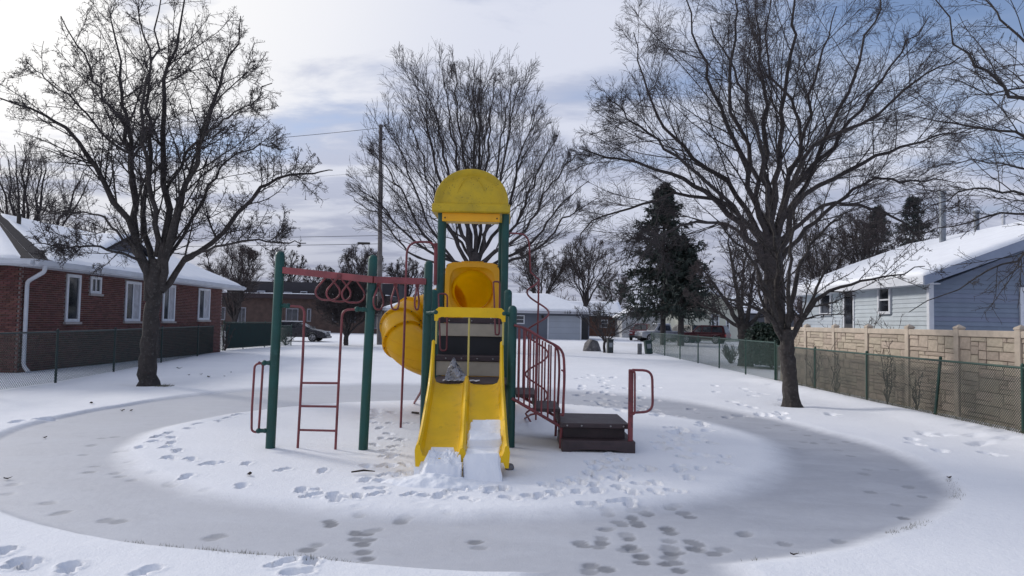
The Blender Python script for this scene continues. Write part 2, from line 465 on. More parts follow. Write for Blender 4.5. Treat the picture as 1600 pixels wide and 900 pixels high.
def build_ground():
    xs = [-8.6]; 
    while xs[-1] < 6.6: xs.append(xs[-1] + .026)
    s_ = .03
    while xs[-1] < 2600: s_ *= 1.085; xs.append(xs[-1] + s_)
    s_ = .03; lo = [-8.6]
    while lo[-1] > -2600: s_ *= 1.085; lo.append(lo[-1] - s_)
    xs = np.array(lo[:0:-1] + xs)
    ys = [4.2]
    while ys[-1] < 22: ys.append(ys[-1] + max(.018, ys[-1] * .0042))
    s_ = .09
    while ys[-1] < 3500: s_ *= 1.06; ys.append(ys[-1] + s_)
    s_ = .03; lo = [4.2]
    while lo[-1] > -600: s_ *= 1.14; lo.append(lo[-1] - s_)
    ys = np.array(lo[:0:-1] + ys)
    X, Y = np.meshgrid(xs, ys)
    Hh, Mk = base_height(X, Y)
    PR = np.zeros_like(X)

    def dent(px, py, a, L, w, dep, dark, rim=.16):
        i0, i1 = np.searchsorted(xs, [px - .4, px + .4]); j0, j1 = np.searchsorted(ys, [py - .4, py + .4])
        if i1 <= i0 or j1 <= j0: return
        x, y = X[j0:j1, i0:i1] - px, Y[j0:j1, i0:i1] - py
        c, s = math.cos(a), math.sin(a)
        u, v = x * c + y * s, -x * s + y * c
        jit = .14 * (fbm(x * 14 + px * 7, y * 14 + py * 5, 5) - .5)
        d1 = np.hypot((u - L * .22) / (L * .30), v / (w * .5)) + jit
        d2 = np.hypot((u + L * .27) / (L * .22), v / (w * .40)) + jit
        d = np.minimum(d1, d2); d3 = np.hypot(u / (L * .45), v / (w * .28)); d = np.minimum(d, d3 + .15)
        Hh[j0:j1, i0:i1] -= dep * (1 - sstep(d, .62, 1.12))
        Hh[j0:j1, i0:i1] += dep * rim * np.exp(-((d - 1.3) / .22) ** 2)
        PR[j0:j1, i0:i1] = np.maximum(PR[j0:j1, i0:i1], dark * (1 - sstep(d, .75, 1.1)))
    def oval(px, py, a, ra, rb, dep, dark):
        i0, i1 = np.searchsorted(xs, [px - .25, px + .25]); j0, j1 = np.searchsorted(ys, [py - .25, py + .25])
        if i1 <= i0 or j1 <= j0: return
        x, y = X[j0:j1, i0:i1] - px, Y[j0:j1, i0:i1] - py
        u, v = x * math.cos(a) + y * math.sin(a), -x * math.sin(a) + y * math.cos(a)
        d = np.hypot(u / ra, v / rb) + .35 * (fbm(x * 16 + px * 7, y * 16 + py * 5, 5) - .5)
        Hh[j0:j1, i0:i1] -= dep * (1 - sstep(d, .8, 1.05)); PR[j0:j1, i0:i1] = np.maximum(PR[j0:j1, i0:i1], dark * (1 - sstep(d, .86, 1.04)))
    for k, (u, v) in enumerate(FP):
        p = onground(u, v); a = math.pi / 2 + rs.normal() * .45 + (0 if rs.rand() < .8 else 1.2)
        dent(p[0], p[1], a, rs.uniform(.20, .26), rs.uniform(.10, .135), rs.uniform(.06, .11), 0)
    for k, (u, v) in enumerate(FR):
        p = onground(u, v, -.05); a = rs.normal() * .4
        oval(p[0], p[1], a, rs.uniform(.060, .080), rs.uniform(.052, .075) * (1 + .5 * (rs.rand() < .25)), .006, rs.uniform(.45, 1.0) if v > 790 else rs.uniform(.3, .6))
    for k, (u, v) in enumerate(FAR):
        p = onground(u, v); dent(p[0], p[1], math.pi / 2 + rs.uniform(-.6, .6), .32, .2, .06, 0, .1)
    for (tx, ty, tr) in ((-9.18, 17.97, .42), (6.35, 15.95, .30)):       # melt hollows round the trunks
        Hh -= .07 * np.exp(-(np.hypot(X - tx, Y - ty) / tr) ** 2)
    # trampled patch and drifted waves left of the slide and by the steps
    nx = len(xs)
    V = np.stack([X, Y, Hh], -1).reshape(-1, 3)
    idx = np.arange(V.shape[0]).reshape(X.shape)
    Q = np.stack([idx[:-1, :-1], idx[:-1, 1:], idx[1:, 1:], idx[1:, :-1]], -1).reshape(-1, 4)
    onp = (Mk.reshape(-1)[Q] > .04).all(1)
    for name, sel in (('snow_ground', ~onp), ('path', onp)):
        q = Q[sel]; used, inv = np.unique(q, return_inverse=True)
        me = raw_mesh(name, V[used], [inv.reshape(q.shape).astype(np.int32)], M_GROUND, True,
                      {'path': Mk.reshape(-1)[used], 'mark': PR.reshape(-1)[used]})
        tag(link(name, me), kind='structure')


def ground_material():
    m = bpy.data.materials.new('snow_and_ice'); m.use_nodes = True; t = NT(m.node_tree); p = t.n['Principled BSDF']
    tc = t.add('ShaderNodeTexCoord').outputs['Object']
    a = t.add('ShaderNodeAttribute', attribute_name='path').outputs['Fac']
    b = t.add('ShaderNodeAttribute', attribute_name='mark').outputs['Fac']
    sep = t.add('ShaderNodeSeparateXYZ'); t.set(sep.inputs[0], tc)
    n = t.noise(tc, .55, 6, .6, .6); n2 = t.noise(tc, 3.2, 8, .7); n3 = t.noise(tc, 14, 6, .7)
    wind = t.add('ShaderNodeMapping'); t.set(wind.inputs[0], tc); wind.inputs['Scale'].default_value = (.6, 1.5, 1); wind.inputs['Rotation'].default_value = (0, 0, .25)
    n4 = t.noise(wind.outputs[0], 1.3, 7, .65, .5)
    snow = t.mix(t.ramp(n, .3, .7), (.79, .805, .845), (.84, .852, .885))
    # thin blown snow left lying on the path; base colour paler to the left, darker to the right
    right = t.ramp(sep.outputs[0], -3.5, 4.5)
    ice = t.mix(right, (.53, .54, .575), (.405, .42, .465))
    ice = t.mix(t.math('MULTIPLY', t.ramp(n4, .40, .70), .30), ice, (.62, .64, .69))
    ice = t.mix(t.math('MULTIPLY', t.ramp(n2, .5, .72), .20), ice, (.34, .35, .38))
    ice = t.mix(t.math('MULTIPLY', t.ramp(n3, .35, .75), .12), ice, (.70, .70, .72))
    ice = t.mix(t.math('MULTIPLY', b, .80), ice, (.15, .155, .17))
    fac = t.math('ADD', a, t.math('MULTIPLY', t.math('SUBTRACT', n2, .5), t.math('MULTIPLY', t.math('MULTIPLY', a, t.math('SUBTRACT', 1.0, a)), 3.0)), clamp=True)
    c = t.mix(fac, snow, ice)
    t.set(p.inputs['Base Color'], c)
    t.set(p.inputs['Roughness'], t.math('SUBTRACT', .8, t.math('MULTIPLY', fac, .28)))
    p.inputs['Specular IOR Level'].default_value = .25
    h = t.math('ADD', t.math('MULTIPLY', t.noise(tc, 70, 4, .7), .5), t.math('MULTIPLY', n3, .9))
    h = t.math('ADD', h, t.math('MULTIPLY', n2, 1.6))
    bp = t.add('ShaderNodeBump'); bp.inputs['Distance'].default_value = .012
    t.set(bp.inputs['Strength'], t.math('SUBTRACT', .7, t.math('MULTIPLY', fac, .35)))
    t.set(bp.inputs['Height'], h); t.l.new(bp.outputs[0], p.inputs['Normal'])
    return m


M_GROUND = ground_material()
build_ground()
# ------------------------------------------------------------------ the play structure: one thing, bolted together
Y1, Y2, Y3, Y4 = 10.05, 11.15, 12.2, 13.3        # the four rows of posts, front to back
PG = thing('playground_climber', (-.6, 11.0, 0),
           'playground climber with yellow slides, green posts and red pipe rails standing inside the snowy ring', 'playground structure')
PR_ = .0635


def post(u1, v1, dep, u0=None, v0=None, r=PR_):
    a = at(u1, v1, dep)
    b = onground(u0, v0) if u0 else np.array([a[0], a[1], 0])
    b = b.copy(); b[2] = -.15
    m = MB(); m.tube([b, b * .5 + a * .5, a - np.array([0, 0, r])], r, 18, round_end=True)
    return m.build('post', M_GREEN, PG, smooth=True), a, b


_, PA, PA0 = post(438, 392, 9.53, 422, 700)
_, PB, PB0 = post(583, 398, 9.57, 567, 702)
_, PC, PC0 = post(670, 407, 10.15, 662, 692)
_, PD, PD0 = post(801, 477, 9.98, 797, 698)
_, PC2, _ = post(678, 452, Y2)
_, PD2, _ = post(794, 452, Y2)
ztop = 3.72
towers = []
for (u, dep) in ((688.5, Y3), (789, Y3), (691, Y4), (783.5, Y4)):
    q = at(u, 400, dep); m = MB(); m.tube([(q[0], q[1], -.1), (q[0], q[1], 2), (q[0], q[1], ztop)], PR_, 18)
    m.build('post', M_GREEN, PG, smooth=True); towers.append(q)
TL, TR, TL2, TR2 = towers


def clamp(p, q, r=.028):     # green bracket from a post to a pipe
    m = MB(); m.tube([p, q], r, 10); m.sphere(q, r * 1.35, 10, 6); m.sphere((p + q) / 2, r * 1.2, 8, 6)
    return m.build('clamp', M_GREEN, PG, smooth=True)


# overhead beam with rings
b0, b1, b2 = at(441, 422, 9.53), at(583, 437, 9.50), at(664, 440, 10.1)
for a, b in ((b0, b1), (b1, b2)):
    d = b - a; L = np.linalg.norm(d[:2]); rz = math.atan2(d[1], d[0]); m = MB()
    for s0, s1 in ((-.035, .035),):
        P = []
        n_ = np.array([-math.sin(rz), math.cos(rz), 0])
        for zz in (-.045, .045):
            for q, sg in ((a, -1), (b, -1), (b, 1), (a, 1)): P.append(q + n_ * sg * .035 + np.array([0, 0, zz]))
        m.hexa(P)
    m.build('overhead_beam', M_BEAM, PG, bevel=.008)
rings = [(513, 425, 9.52, 1.0), (530, 427, 9.47, .86), (553, 429, 9.52, .80), (592, 440, 9.6, .22), (618, 441, 9.8, .17), (652, 442, 10.05, .05)]
for (u, v, dep, turn) in rings:
    top = at(u, v + 4, dep); m = MB(); w, h = .165, .345
    shape = [(0, 0), (.35 * w, -.10), (w, -.22), (w * .98, -.30), (w * .62, -h), (0, -h - .005), (-w * .62, -h), (-w * .98, -.30), (-w, -.22), (-.35 * w, -.10), (0, 0)]
    pts = bend([(0, 0)] + [(s_[0], s_[1]) for s_ in shape[2:9]] + [(0, 0)], .06, 4) if False else None
    P3 = [np.array([x * turn, x * math.sqrt(max(0, 1 - turn * turn)), z]) + top for x, z in [(0, 0), (w, -.20), (w, -.28), (w * .55, -h), (-w * .55, -h), (-w, -.28), (-w, -.20), (0, 0)]]
    m.tube(bend(P3, .06, 4), .0135, 8); m.box(top + np.array([0, 0, .0]), (.05, .05, .05))
    m.build('trapeze_ring', M_RED, PG, smooth=True)
# ladder
lad = MB(); dl = 9.5
LL = [at(446, 478, dl), at(476, 479, dl), at(473, 560, dl), onground(465, 700)]
LRr = [at(562, 483, dl), at(535, 484, dl), at(531, 560, dl), onground(524, 702)]
for q in (LL, LRr): q[3][2] = -.05
lad.tube(bend(LL, .10, 7), .017, 10); lad.tube(bend(LRr, .10, 7), .017, 10)
ladder = lad.build('ladder', M_RED, PG, smooth=True)
for v in (597, 632, 668):
    f = (v - 560) / 141; a = LL[2] * (1 - f) + LL[3] * f; b = LRr[2] * (1 - f) + LRr[3] * f
    m = MB(); m.tube([a, b], .015, 8); m.build('rung', M_RED, ladder, smooth=True)
clamp(at(438, 477, 9.53), at(450, 478, dl)); clamp(at(577, 484, 9.55), at(558, 483, dl))
# loop handle on the far left post
m = MB()
m.tube(bend([at(414, 568, 9.52), at(398, 568, 9.5), at(393.5, 640, 9.5), at(393, 674, 9.5), at(404, 676, 9.5), at(406.5, 640, 9.5), at(411, 569, 9.5), at(404, 566, 9.5)], .07, 6), .0155, 9)
m.build('loop_handle', M_RED, PG, smooth=True)
clamp(at(429, 567, 9.53), at(413, 567, 9.5)); clamp(at(424, 673, 9.53), at(404, 673, 9.5))
# tall pole left of the tower
m = MB(); g = onground(626, 668); g[2] = -.03
m.tube(bend([g, at(631, 540, 11.5), at(636, 378, 11.6), at(683, 378, 11.9), at(681, 420, 12.1)], .22, 7), .019, 10)
m.build('climbing_pole', M_RED, PG, smooth=True)
m = MB(); m.tube([at(681, 380, 11.95), at(680, 445, 12.1)], .03, 10); m.build('pole_bracket', M_RED, PG, smooth=True)
# coil climber on the right
c0 = at(840, 500, 12.75); cx, cy = c0[0], c0[1]
m = MB(); P = [at(794, 364, 12.25), at(826, 366, 12.5), at(829, 425, 12.7)]
ts = np.linspace(0, 1, 90); zt = at(843, 437, 12.75)[2]
P = list(bend(P, .2, 6)); ph0 = math.pi; turns = 3.25
for t_ in ts:
    a = math.pi * .5 + t_ * turns * 2 * math.pi; rad = .20 * min(1, t_ * 12 + .1)
    z = zt * (1 - t_) + .12 * t_
    P.append(np.array([cx + rad * math.cos(a - .35) * 1.0, cy - rad * math.sin(a - .35), z]))
P.append(np.array([cx - .1, cy - .25, 0.0]))
m.tube(np.array(P), .0165, 9); coil = m.build('coil_climber', M_RED, PG, smooth=True)
m = MB(); m.tube([(cx, cy, -.05), (cx + .01, cy, zt + .02)], .017, 9); m.build('center_pole', M_RED, coil, smooth=True)
# arch foot
m = MB(); m.tube(bend([at(838, 646, 11.6), at(829, 648, 11.6), onground(820, 654)], .08, 5), .016, 8); m.build('foot_pipe', M_RED, PG, smooth=True)
m = MB(); m.tube(bend([at(661, 590, 12.4), at(658, 612, 12.5), onground(647, 630)], .08, 5), .022, 8); m.build('foot_pipe', M_RED, PG, smooth=True)

# ---- roof
xc, yc = (TL[0] + TR[0] + TL2[0] + TR2[0]) / 4, (Y3 + Y4) / 2
zb = 3.62
m = MB(); HX, HY, HZ = .645, .70, .615
# shell: barrel vault front to back with a raised lip at both ends, ends closed by a recessed bulging panel
def arch(hx, hz, n=28): return [(-hx * math.cos(math.pi * i / n), hz * abs(math.sin(math.pi * i / n)) ** .92) for i in range(n + 1)]
secs = [(-HY, HX * .985, HZ * .985), (-HY + .03, HX, HZ), (-HY + .14, HX, HZ), (-HY + .17, HX * .965, HZ * .97), (0, HX * .96, HZ * .975), (HY - .17, HX * .965, HZ * .97), (HY - .14, HX, HZ), (HY - .03, HX, HZ), (HY, HX * .985, HZ * .985)]
V = []; n_ = 29
for (yy, hx, hz) in secs: V += [(xc + x, yc + yy, zb + .15 + z) for x, z in arch(hx, hz)]
F = [(i * n_ + j, i * n_ + j + 1, (i + 1) * n_ + j + 1, (i + 1) * n_ + j) for i in range(len(secs) - 1) for j in range(n_ - 1)]
m.raw(V, F)
for sgn in (-1, 1):            # end face: rim, step back, bulging panel
    V = []; rings_ = [(1.0, 0, .985), (.90, .012, .985), (.83, .055, .985), (.80, .06, .985), (.55, .028, 1), (.3, .008, 1), (.02, 0, 1)]
    for (k, dy, _) in rings_:
        for x, z in arch(HX * k * .985, HZ * k * .985): V.append((xc + x, yc + sgn * (HY - dy), zb + .15 + z))
    F = [(i * n_ + j, (i + 1) * n_ + j, (i + 1) * n_ + j + 1, i * n_ + j + 1) for i in range(len(rings_) - 1) for j in range(n_ - 1)]
    m.raw(V, F if sgn < 0 else [f[::-1] for f in F])
roof = m.build('roof', M_ROOFY, PG, smooth=True)
m = MB(); m.box((xc, yc, zb + .075), (2 * HX + .06, 2 * HY + .06, .155), ch=.02); m.build('roof_skirt', M_ROOFY, roof)
for k in (-.27, -.02 + .29):   # moulded ribs on the front panel
    m = MB(); P = []
    for i in range(11):
        a = math.pi / 2 * i / 10; P.append((xc + k * math.cos(a) * .95 + .0, yc - HY + .012 + .022 * math.cos(a) ** 2 - .004, zb + .15 + .48 * math.sin(a)))
    m.tube(P, .007, 6); m.build('rib', M_ROOFY, roof, smooth=True)
for yy in (Y3 - .075,):
    m = MB(); m.box((xc, yy, zb - .075), (1.0, .035, .15), ch=.008); bm_ = m.build('roof_beam', M_PANEL, PG)
    for sx in (-.45, .45):
        m = MB(); m.sphere((xc + sx, yy - .02, zb - .09), .014, 8, 5); m.build('bolt', M_BOLTD, bm_)

# ---- decks and risers
def plank(name, x0, x1, y0, y1, z0, z1, mt, parent=PG, ch=.008):
    m = MB(); m.box(((x0 + x1) / 2, (y0 + y1) / 2, (z0 + z1) / 2), (x1 - x0, y1 - y0, z1 - z0), ch=ch); return m.build(name, mt, parent)
XL, XR = -1.22, -.04
plank('deck', XL + .07, XR - .02, Y1 - .08, Y2 + .02, .80, .88, M_BROWN)
plank('riser', XL + .02, XR - .06, Y2 + .00, Y2 + .04, .885, 1.115, M_TAN)
tr = plank('step_tread', XL + .02, XR - .06, Y2 - .03, Y2 + .42, 1.12, 1.20, M_BROWN)
plank('gap_shade', XL + .02, XR - .06, Y2 + .48, Y2 + .50, .9, 1.50, M_DARK)  # solid dark sheet painted as the shade inside the open gap between steps
plank('riser', XL + .03, XR - .08, Y2 + .44, Y2 + .47, 1.50, 1.71, M_TAN)
up = plank('deck', XL + .03, XR - .12, Y2 + .42, Y4, 1.715, 1.80, M_BROWN)
for par, yy, zz, n in ((tr, Y2 - .036, 1.16, 4), (up, Y2 + .414, 1.755, 3)):
    for k in range(n):
        m = MB(); m.sphere((XL + .2 + k * .74 / (n - 1), yy, zz), .012, 8, 5, (1, .5, 1)); m.build('bolt', M_BOLT, par)

# ---- double slide
sl_y = np.concatenate([np.linspace(9.97, 9.4, 14), np.linspace(9.36, 8.0, 20)])
def bedz(y):
    t = (9.85 - y) / 1.85; t = np.clip(t, 0, 1)
    return .885 - .70 * (t * .35 + .65 * sstep(t, -.15, 1.02)) + .02 * sstep(t, .85, 1)
def axisx(y): return -.612 + (9.97 - y) * .045
def wallh(y):
    t = np.clip((9.97 - y) / .62, 0, 1); return .155 + .46 * (1 - t) ** 2.2
half = .505
V = []; 
for y in sl_y:
    z, h, cx_ = float(bedz(y)), float(wallh(y)), float(axisx(y)); k = 1 + .02 * (9.97 - y)
    pr = [(-half - .0, -.10), (-half - .012, h * .5), (-half, h - .02), (-half + .022, h), (-half + .046, h - .02), (-half + .05, .09), (-half + .075, .025), (-half + .14, 0)]
    mid = [(-.10, 0), (-.05, .02), (-.032, .07), (-.022, .105), (0, .12), (.022, .105), (.032, .07), (.05, .02), (.10, 0)]
    full = pr + [(-.25, -.006)] + mid + [(.25, -.006)] + [(-a, b) for a, b in pr[::-1]]
    full += [(half - .04, -.10), (half - .06, -.04), (-half + .06, -.04), (-half + .04, -.10)]
    V += [(cx_ + a * k, y, z + b) for a, b in full]; nf = len(full)
F = [(i * nf + j, (i + 1) * nf + j, (i + 1) * nf + (j + 1) % nf, i * nf + (j + 1) % nf) for i in range(len(sl_y) - 1) for j in range(nf)]
F += [tuple((len(sl_y) - 1) * nf + j for j in range(nf - 1, -1, -1))]
m = MB(); m.raw(V, F); slide = m.build('double_slide', M_YEL, PG, smooth=True)
# hood bar with rods
hb = MB(); A, B = at(679, 489, 9.93), at(790, 491, 9.93); z0 = (A[2] + B[2]) / 2; x0, x1 = A[0], B[0]
hb.prism([(x0, z0 - .11), (x0 + .05, z0 - .11), (x0 + .06, z0 - .07), (x0 + .10, z0 - .055), (x1 - .10, z0 - .055), (x1 - .06, z0 - .07), (x1 - .05, z0 - .11), (x1, z0 - .11), (x1, z0 + .03), (x1 - .06, z0 + .085), (x0 + .06, z0 + .085), (x0, z0 + .03)], 'y', 9.91, 9.955)
hood = hb.build('hood_bar', M_YEL, PG, bevel=.006)
for (xx, zl) in ((x0 + .03, 1.42), (x0 + .49, .98), (x1 - .03, 1.42)):
    m = MB(); m.tube([(xx, 9.935, z0 - .06), (xx, 9.935, zl)], .0135, 8); m.build('rod', mat('rod_cream', (.50, .43, .12), .5, .1), hood, smooth=True)
clamp(np.array([PC[0], 10.1, z0]), np.array([x0 + .02, 9.93, z0 + .01])); clamp(np.array([PD[0], 10.0, z0]), np.array([x1 - .02, 9.93, z0 + .01]))

# ---- hand loops beside the inner steps
for (u0, u1, v0, v1, dep) in ((687, 699, 459, 548, 11.3), (773, 781, 440, 523, 11.4)):
    m = MB(); m.tube(bend([at(u0 - 1, v0, dep), at(u1, v0, dep), at(u1 - 1, v1, dep), at(u0 + 1, v1, dep), at(u0 - 1, v0 + 22, dep + .25), at(u0 - 2, v0, dep + .3)], .06, 5), .014, 8)
    m.build('hand_loop', M_RED, PG, smooth=True)

# ---- tube slide: panel, sections, flanges
E0, E1 = at(696, 410, Y4 - .12), at(779, 493, Y4 - .12)
ex, ez = (E0[0] + E1[0]) / 2, (E0[2] + E1[2]) / 2; hw, hh = (E1[0] - E0[0]) / 2, (E0[2] - E1[2]) / 2 + .01
m = MB(); V = []; K = 40; RT = .375; yp = Y4 - .12
def sqr(a, k=1.0):
    c, s = math.cos(a), math.sin(a); q = max(abs(c), abs(s)); rr = 1 / (abs(c) ** 9 + abs(s) ** 9) ** (1 / 9.)
    return (c * rr * hw * k, s * rr * hh * k)
lay = []
for k in range(K):
    a = 2 * math.pi * k / K; sx, sz = sqr(a); rx, rz_ = RT * math.cos(a), RT * math.sin(a); c_, s_ = math.cos(a), math.sin(a)
    q = 1 / (abs(c_) ** 4 + abs(s_) ** 4) ** .25
    lay.append([(sx, yp + .05, sz), (sx, yp, sz), (sx * .985, yp - .012, sz * .985), (c_ * q * .425, yp - .012, s_ * q * .41), (c_ * q * .395, yp + .03, s_ * q * .385), (rx, yp + .07, rz_ - .02)])
for l in range(6): V += [(ex + lay[k][l][0], lay[k][l][1], ez + lay[k][l][2]) for k in range(K)]
F = [(l * K + k, l * K + (k + 1) % K, (l + 1) * K + (k + 1) % K, (l + 1) * K + k) for l in range(5) for k in range(K)]
m.raw(V, F); panel = m.build('entrance_panel', M_PANEL, PG, smooth=True)
m = MB(); m.box((ex, yp + .02, ez + hh + .005), (.42, .05, .03), ch=.008); m.build('grip_edge', M_PANEL, panel)
for sx in (-1, 1):
    for sz in (-.85, .85):
        m = MB(); m.sphere((ex + sx * (hw - .03), yp - .015, ez + sz * hh), .013, 8, 5); m.build('bolt', M_BOLTD, panel)
TP = curve([(ex, yp + .035, ez - .015), (ex - .02, yp + .55, ez - .05), (ex - .45, yp + 1.05, ez - .20), (-1.65, 14.15, 1.92), (-2.02, 13.65, 1.74), (-2.04, 13.15, 1.50), (-1.78, 12.80, 1.24), (-1.35, 12.75, 1.06),
            (-.85, 12.9, .86), (-.42, 13.35, .62), (-.30, 14.0, .45), (-.32, 14.8, .38), (-.32, 15.3, .36)], 72)
m = MB()
cuts = [0, 12, 22, 27, 32, 50, 71]
for a, b in zip(cuts[:-1], cuts[1:]):
    m = MB(); q = TP[max(0, a - 1):b + 2]; m.tube(q, RT, 32, cap=False); V = m.v[0]
    sec = m.build('tube_section', M_TUBE, PG, smooth=True)
for c in cuts[1:-1]:
    t_ = TP[c + 1] - TP[c - 1]; t_ /= np.linalg.norm(t_); u_ = np.cross(t_, (0, 0, 1)); u_ /= np.linalg.norm(u_); w_ = np.cross(u_, t_)
    m = MB(); P = []
    prof = [(RT - .01, -.028), (RT + .045, -.028), (RT + .05, 0), (RT + .045, .028), (RT - .01, .028)]
    V = [TP[c] + (u_ * math.cos(2 * math.pi * k / 36) + w_ * math.sin(2 * math.pi * k / 36)) * r_ + t_ * o_ for r_, o_ in prof for k in range(36)]
    F = [(l * 36 + k, l * 36 + (k + 1) % 36, (l + 1) * 36 + (k + 1) % 36, (l + 1) * 36 + k) for l in range(4) for k in range(36)]
    m.raw(V, F); fl = m.build('flange', M_TUBE, PG, smooth=True)
    mb = MB()
    for k in range(10):
        a = 2 * math.pi * k / 10 + .2; mb.sphere(TP[c] + (u_ * math.cos(a) + w_ * math.sin(a)) * (RT + .024) + t_ * .031, .012, 6, 4)
    tag(mb.build('bolts', M_BOLTD, fl), kind='stuff')
for dv in (.35, .8, -.2):      # moulding lines along the elbow
    V = []
    m = MB(); P = []
    for i in range(33, 50):
        t_ = TP[i + 1] - TP[i - 1]; t_ /= np.linalg.norm(t_); u_ = np.cross(t_, (0, 0, 1)); u_ /= np.linalg.norm(u_); w_ = np.cross(u_, t_)
        P.append(TP[i] + (-u_ * math.cos(dv) * -1 + 0 * w_) * (RT - .001) * 1 - w_ * math.sin(dv) * (RT - .001) if False else TP[i] + (u_ * math.cos(dv) - w_ * math.sin(dv)) * (RT + .001))
    m.tube(P, .006, 5); m.build('moulding_line', M_TUBE, PG, smooth=True)

# ---- side stairs, railings and step box on the right
Ya, Yb = 9.95, 10.95
bx0, bx1 = .70, 1.66
# two treads between the deck and the box
for (u0, u1, vt, zt_) in ((806, 838, 612, .74), (836, 876, 631, .545)):
    x0_, x1_ = at(u0, vt, Ya)[0], at(u1, vt, Ya)[0]
    plank('stair_tread', x0_, x1_, Ya, Yb, zt_ - .05, zt_, M_BROWN)
    plank('stair_riser', x1_ - .03, x1_, Ya + .01, Yb - .01, zt_ - .22, zt_ - .052, M_BROWN)
for Yr in (Ya - .03, Yb + .03):
    m = MB(); a, b = at(800, 622, Ya), at(879, 668, Ya); a[1] = b[1] = Yr
    m.tube([a, b], .022, 8); m.build('stringer', M_RED, PG, smooth=True)
    m = MB(); dx = b[0]; m.tube([(dx - .02, Yr, b[2]), (dx - .03, Yr, -.05)], .02, 8); m.build('stair_leg', M_RED, PG, smooth=True)
    top = [at(803, 508, Ya), at(822, 513, Ya), at(850, 531, Ya), at(880, 545, Ya), at(882, 585, Ya), at(879, 650, Ya)]
    for q in top: q[1] = Yr
    m = MB(); m.tube(bend(top, .14, 5), .019, 9); rail = m.build('stair_railing', M_RED, PG, smooth=True)
    for k, u in enumerate((812, 820.5, 829, 838, 847.5, 857.5, 867.5)):
        vt = np.interp(u, [803, 822, 850, 880], [508, 513, 531, 547]) + 3; vb = np.interp(u, [800, 879], [622, 668])
        p, q = at(u, vt, Ya), at(u - 2.0, vb, Ya); p[1] = q[1] = Yr
        m = MB(); m.tube([p, q], .0135, 7); m.build('baluster', M_RED, rail, smooth=True)
m = MB(); q = [at(877, 578, Ya - .06), at(881, 580, Ya - .06), at(881, 648, Ya - .06), at(875, 648, Ya - .06)]; m.tube(bend(q, .05, 4), .013, 7); m.build('hand_loop', M_RED, PG, smooth=True)
# box: upper step on a recessed body, lower step in front with a scooped foot
box = MB(); box.box(((bx0 + bx1) / 2, 10.35, .335), (bx1 - bx0, 1.08, .07), ch=.01); ub = box.build('step_top', M_BROWN, PG)
for xx in (.80, 1.0, 1.4, 1.58):
    m = MB(); m.sphere((xx, 9.808, .335), .013, 8, 5, (1, .5, 1)); m.build('bolt', M_BOLT, ub)
m = MB(); m.box(((bx0 + bx1) / 2 + .0, 10.4, .19), (bx1 - bx0 - .09, .94, .22), ch=.008); m.build('step_body', M_BROWN, PG)
m = MB(); z_t = .155; xa, xb = bx0 + .02, bx1 + .06
poly = [(xa, -.06), (xa + .05, -.06), (xa + .13, .005), (xa + .3, .03), (xb - .3, .03), (xb - .15, .0), (xb - .1, -.06), (xb, -.06), (xb, z_t), (xa, z_t)]
m.prism(poly, 'y', 9.66, 10.62); m.build('lower_step', M_BROWN, PG, bevel=.012)
g = onground(990, 699)
m = MB(); pu = at(986, 577, 9.72); m.box((pu[0] - .0, 9.72, pu[2] / 2 - .05), (.062, .062, pu[2] + .1), ch=.008); hp = m.build('handrail_post', M_RED, PG)
m = MB(); m.tube(bend([at(988, 578, 9.70), at(1019, 579, 9.72), at(1020, 643, 9.72), at(988, 645, 9.70)], .13, 6), .0175, 9); m.build('rail_loop', M_RED, hp, smooth=True)
m = MB(); m.tube(bend([at(984, 579, 9.66), at(992, 580, 9.66), at(992, 647, 9.66), at(985, 648, 9.66)], .05, 5), .014, 8); m.build('rail_loop', M_RED, hp, smooth=True)

# ---- snow and litter lying on the slide
def snow_heap(name, x0, x1, y0, y1, top, bot, label, nx=60, ny=200):
    xs = np.linspace(x0, x1, nx); ys = np.linspace(y0, y1, ny); X, Y = np.meshgrid(xs, ys)
    T = top(X, Y); B = bot(X, Y)
    T = np.maximum(T, B)
    wob_ = .05 * (fbm(Y * 7, Y * 0 + X * 2, 77) - .5) + .03 * (fbm(Y * 22, X * 5, 78) - .5)
    X = X + wob_ * (.3 + np.abs(X - X.mean()) / np.ptp(X) * 1.4)
    V = np.r_[np.stack([X, Y, T], -1).reshape(-1, 3), np.stack([X, Y, B - .01], -1).reshape(-1, 3)]
    n = nx * ny; idx = np.arange(n).reshape(ny, nx)
    Q = np.stack([idx[:-1, :-1], idx[:-1, 1:], idx[1:, 1:], idx[1:, :-1]], -1).reshape(-1, 4)
    F = [Q, Q[:, ::-1] + n]
    for e in (idx[0], idx[-1][::-1], idx[:, -1], idx[:, 0][::-1]):
        F.append(np.stack([e[:-1], e[:-1] + n, e[1:] + n, e[1:]], -1))
    me = raw_mesh(name, V, [np.vstack(F)], M_SNOW, True)
    o = link(name, me); md = o.modifiers.new('bevel', 'EDGE_SPLIT'); md.split_angle = R(60)
    return tag(o, label, 'snow')


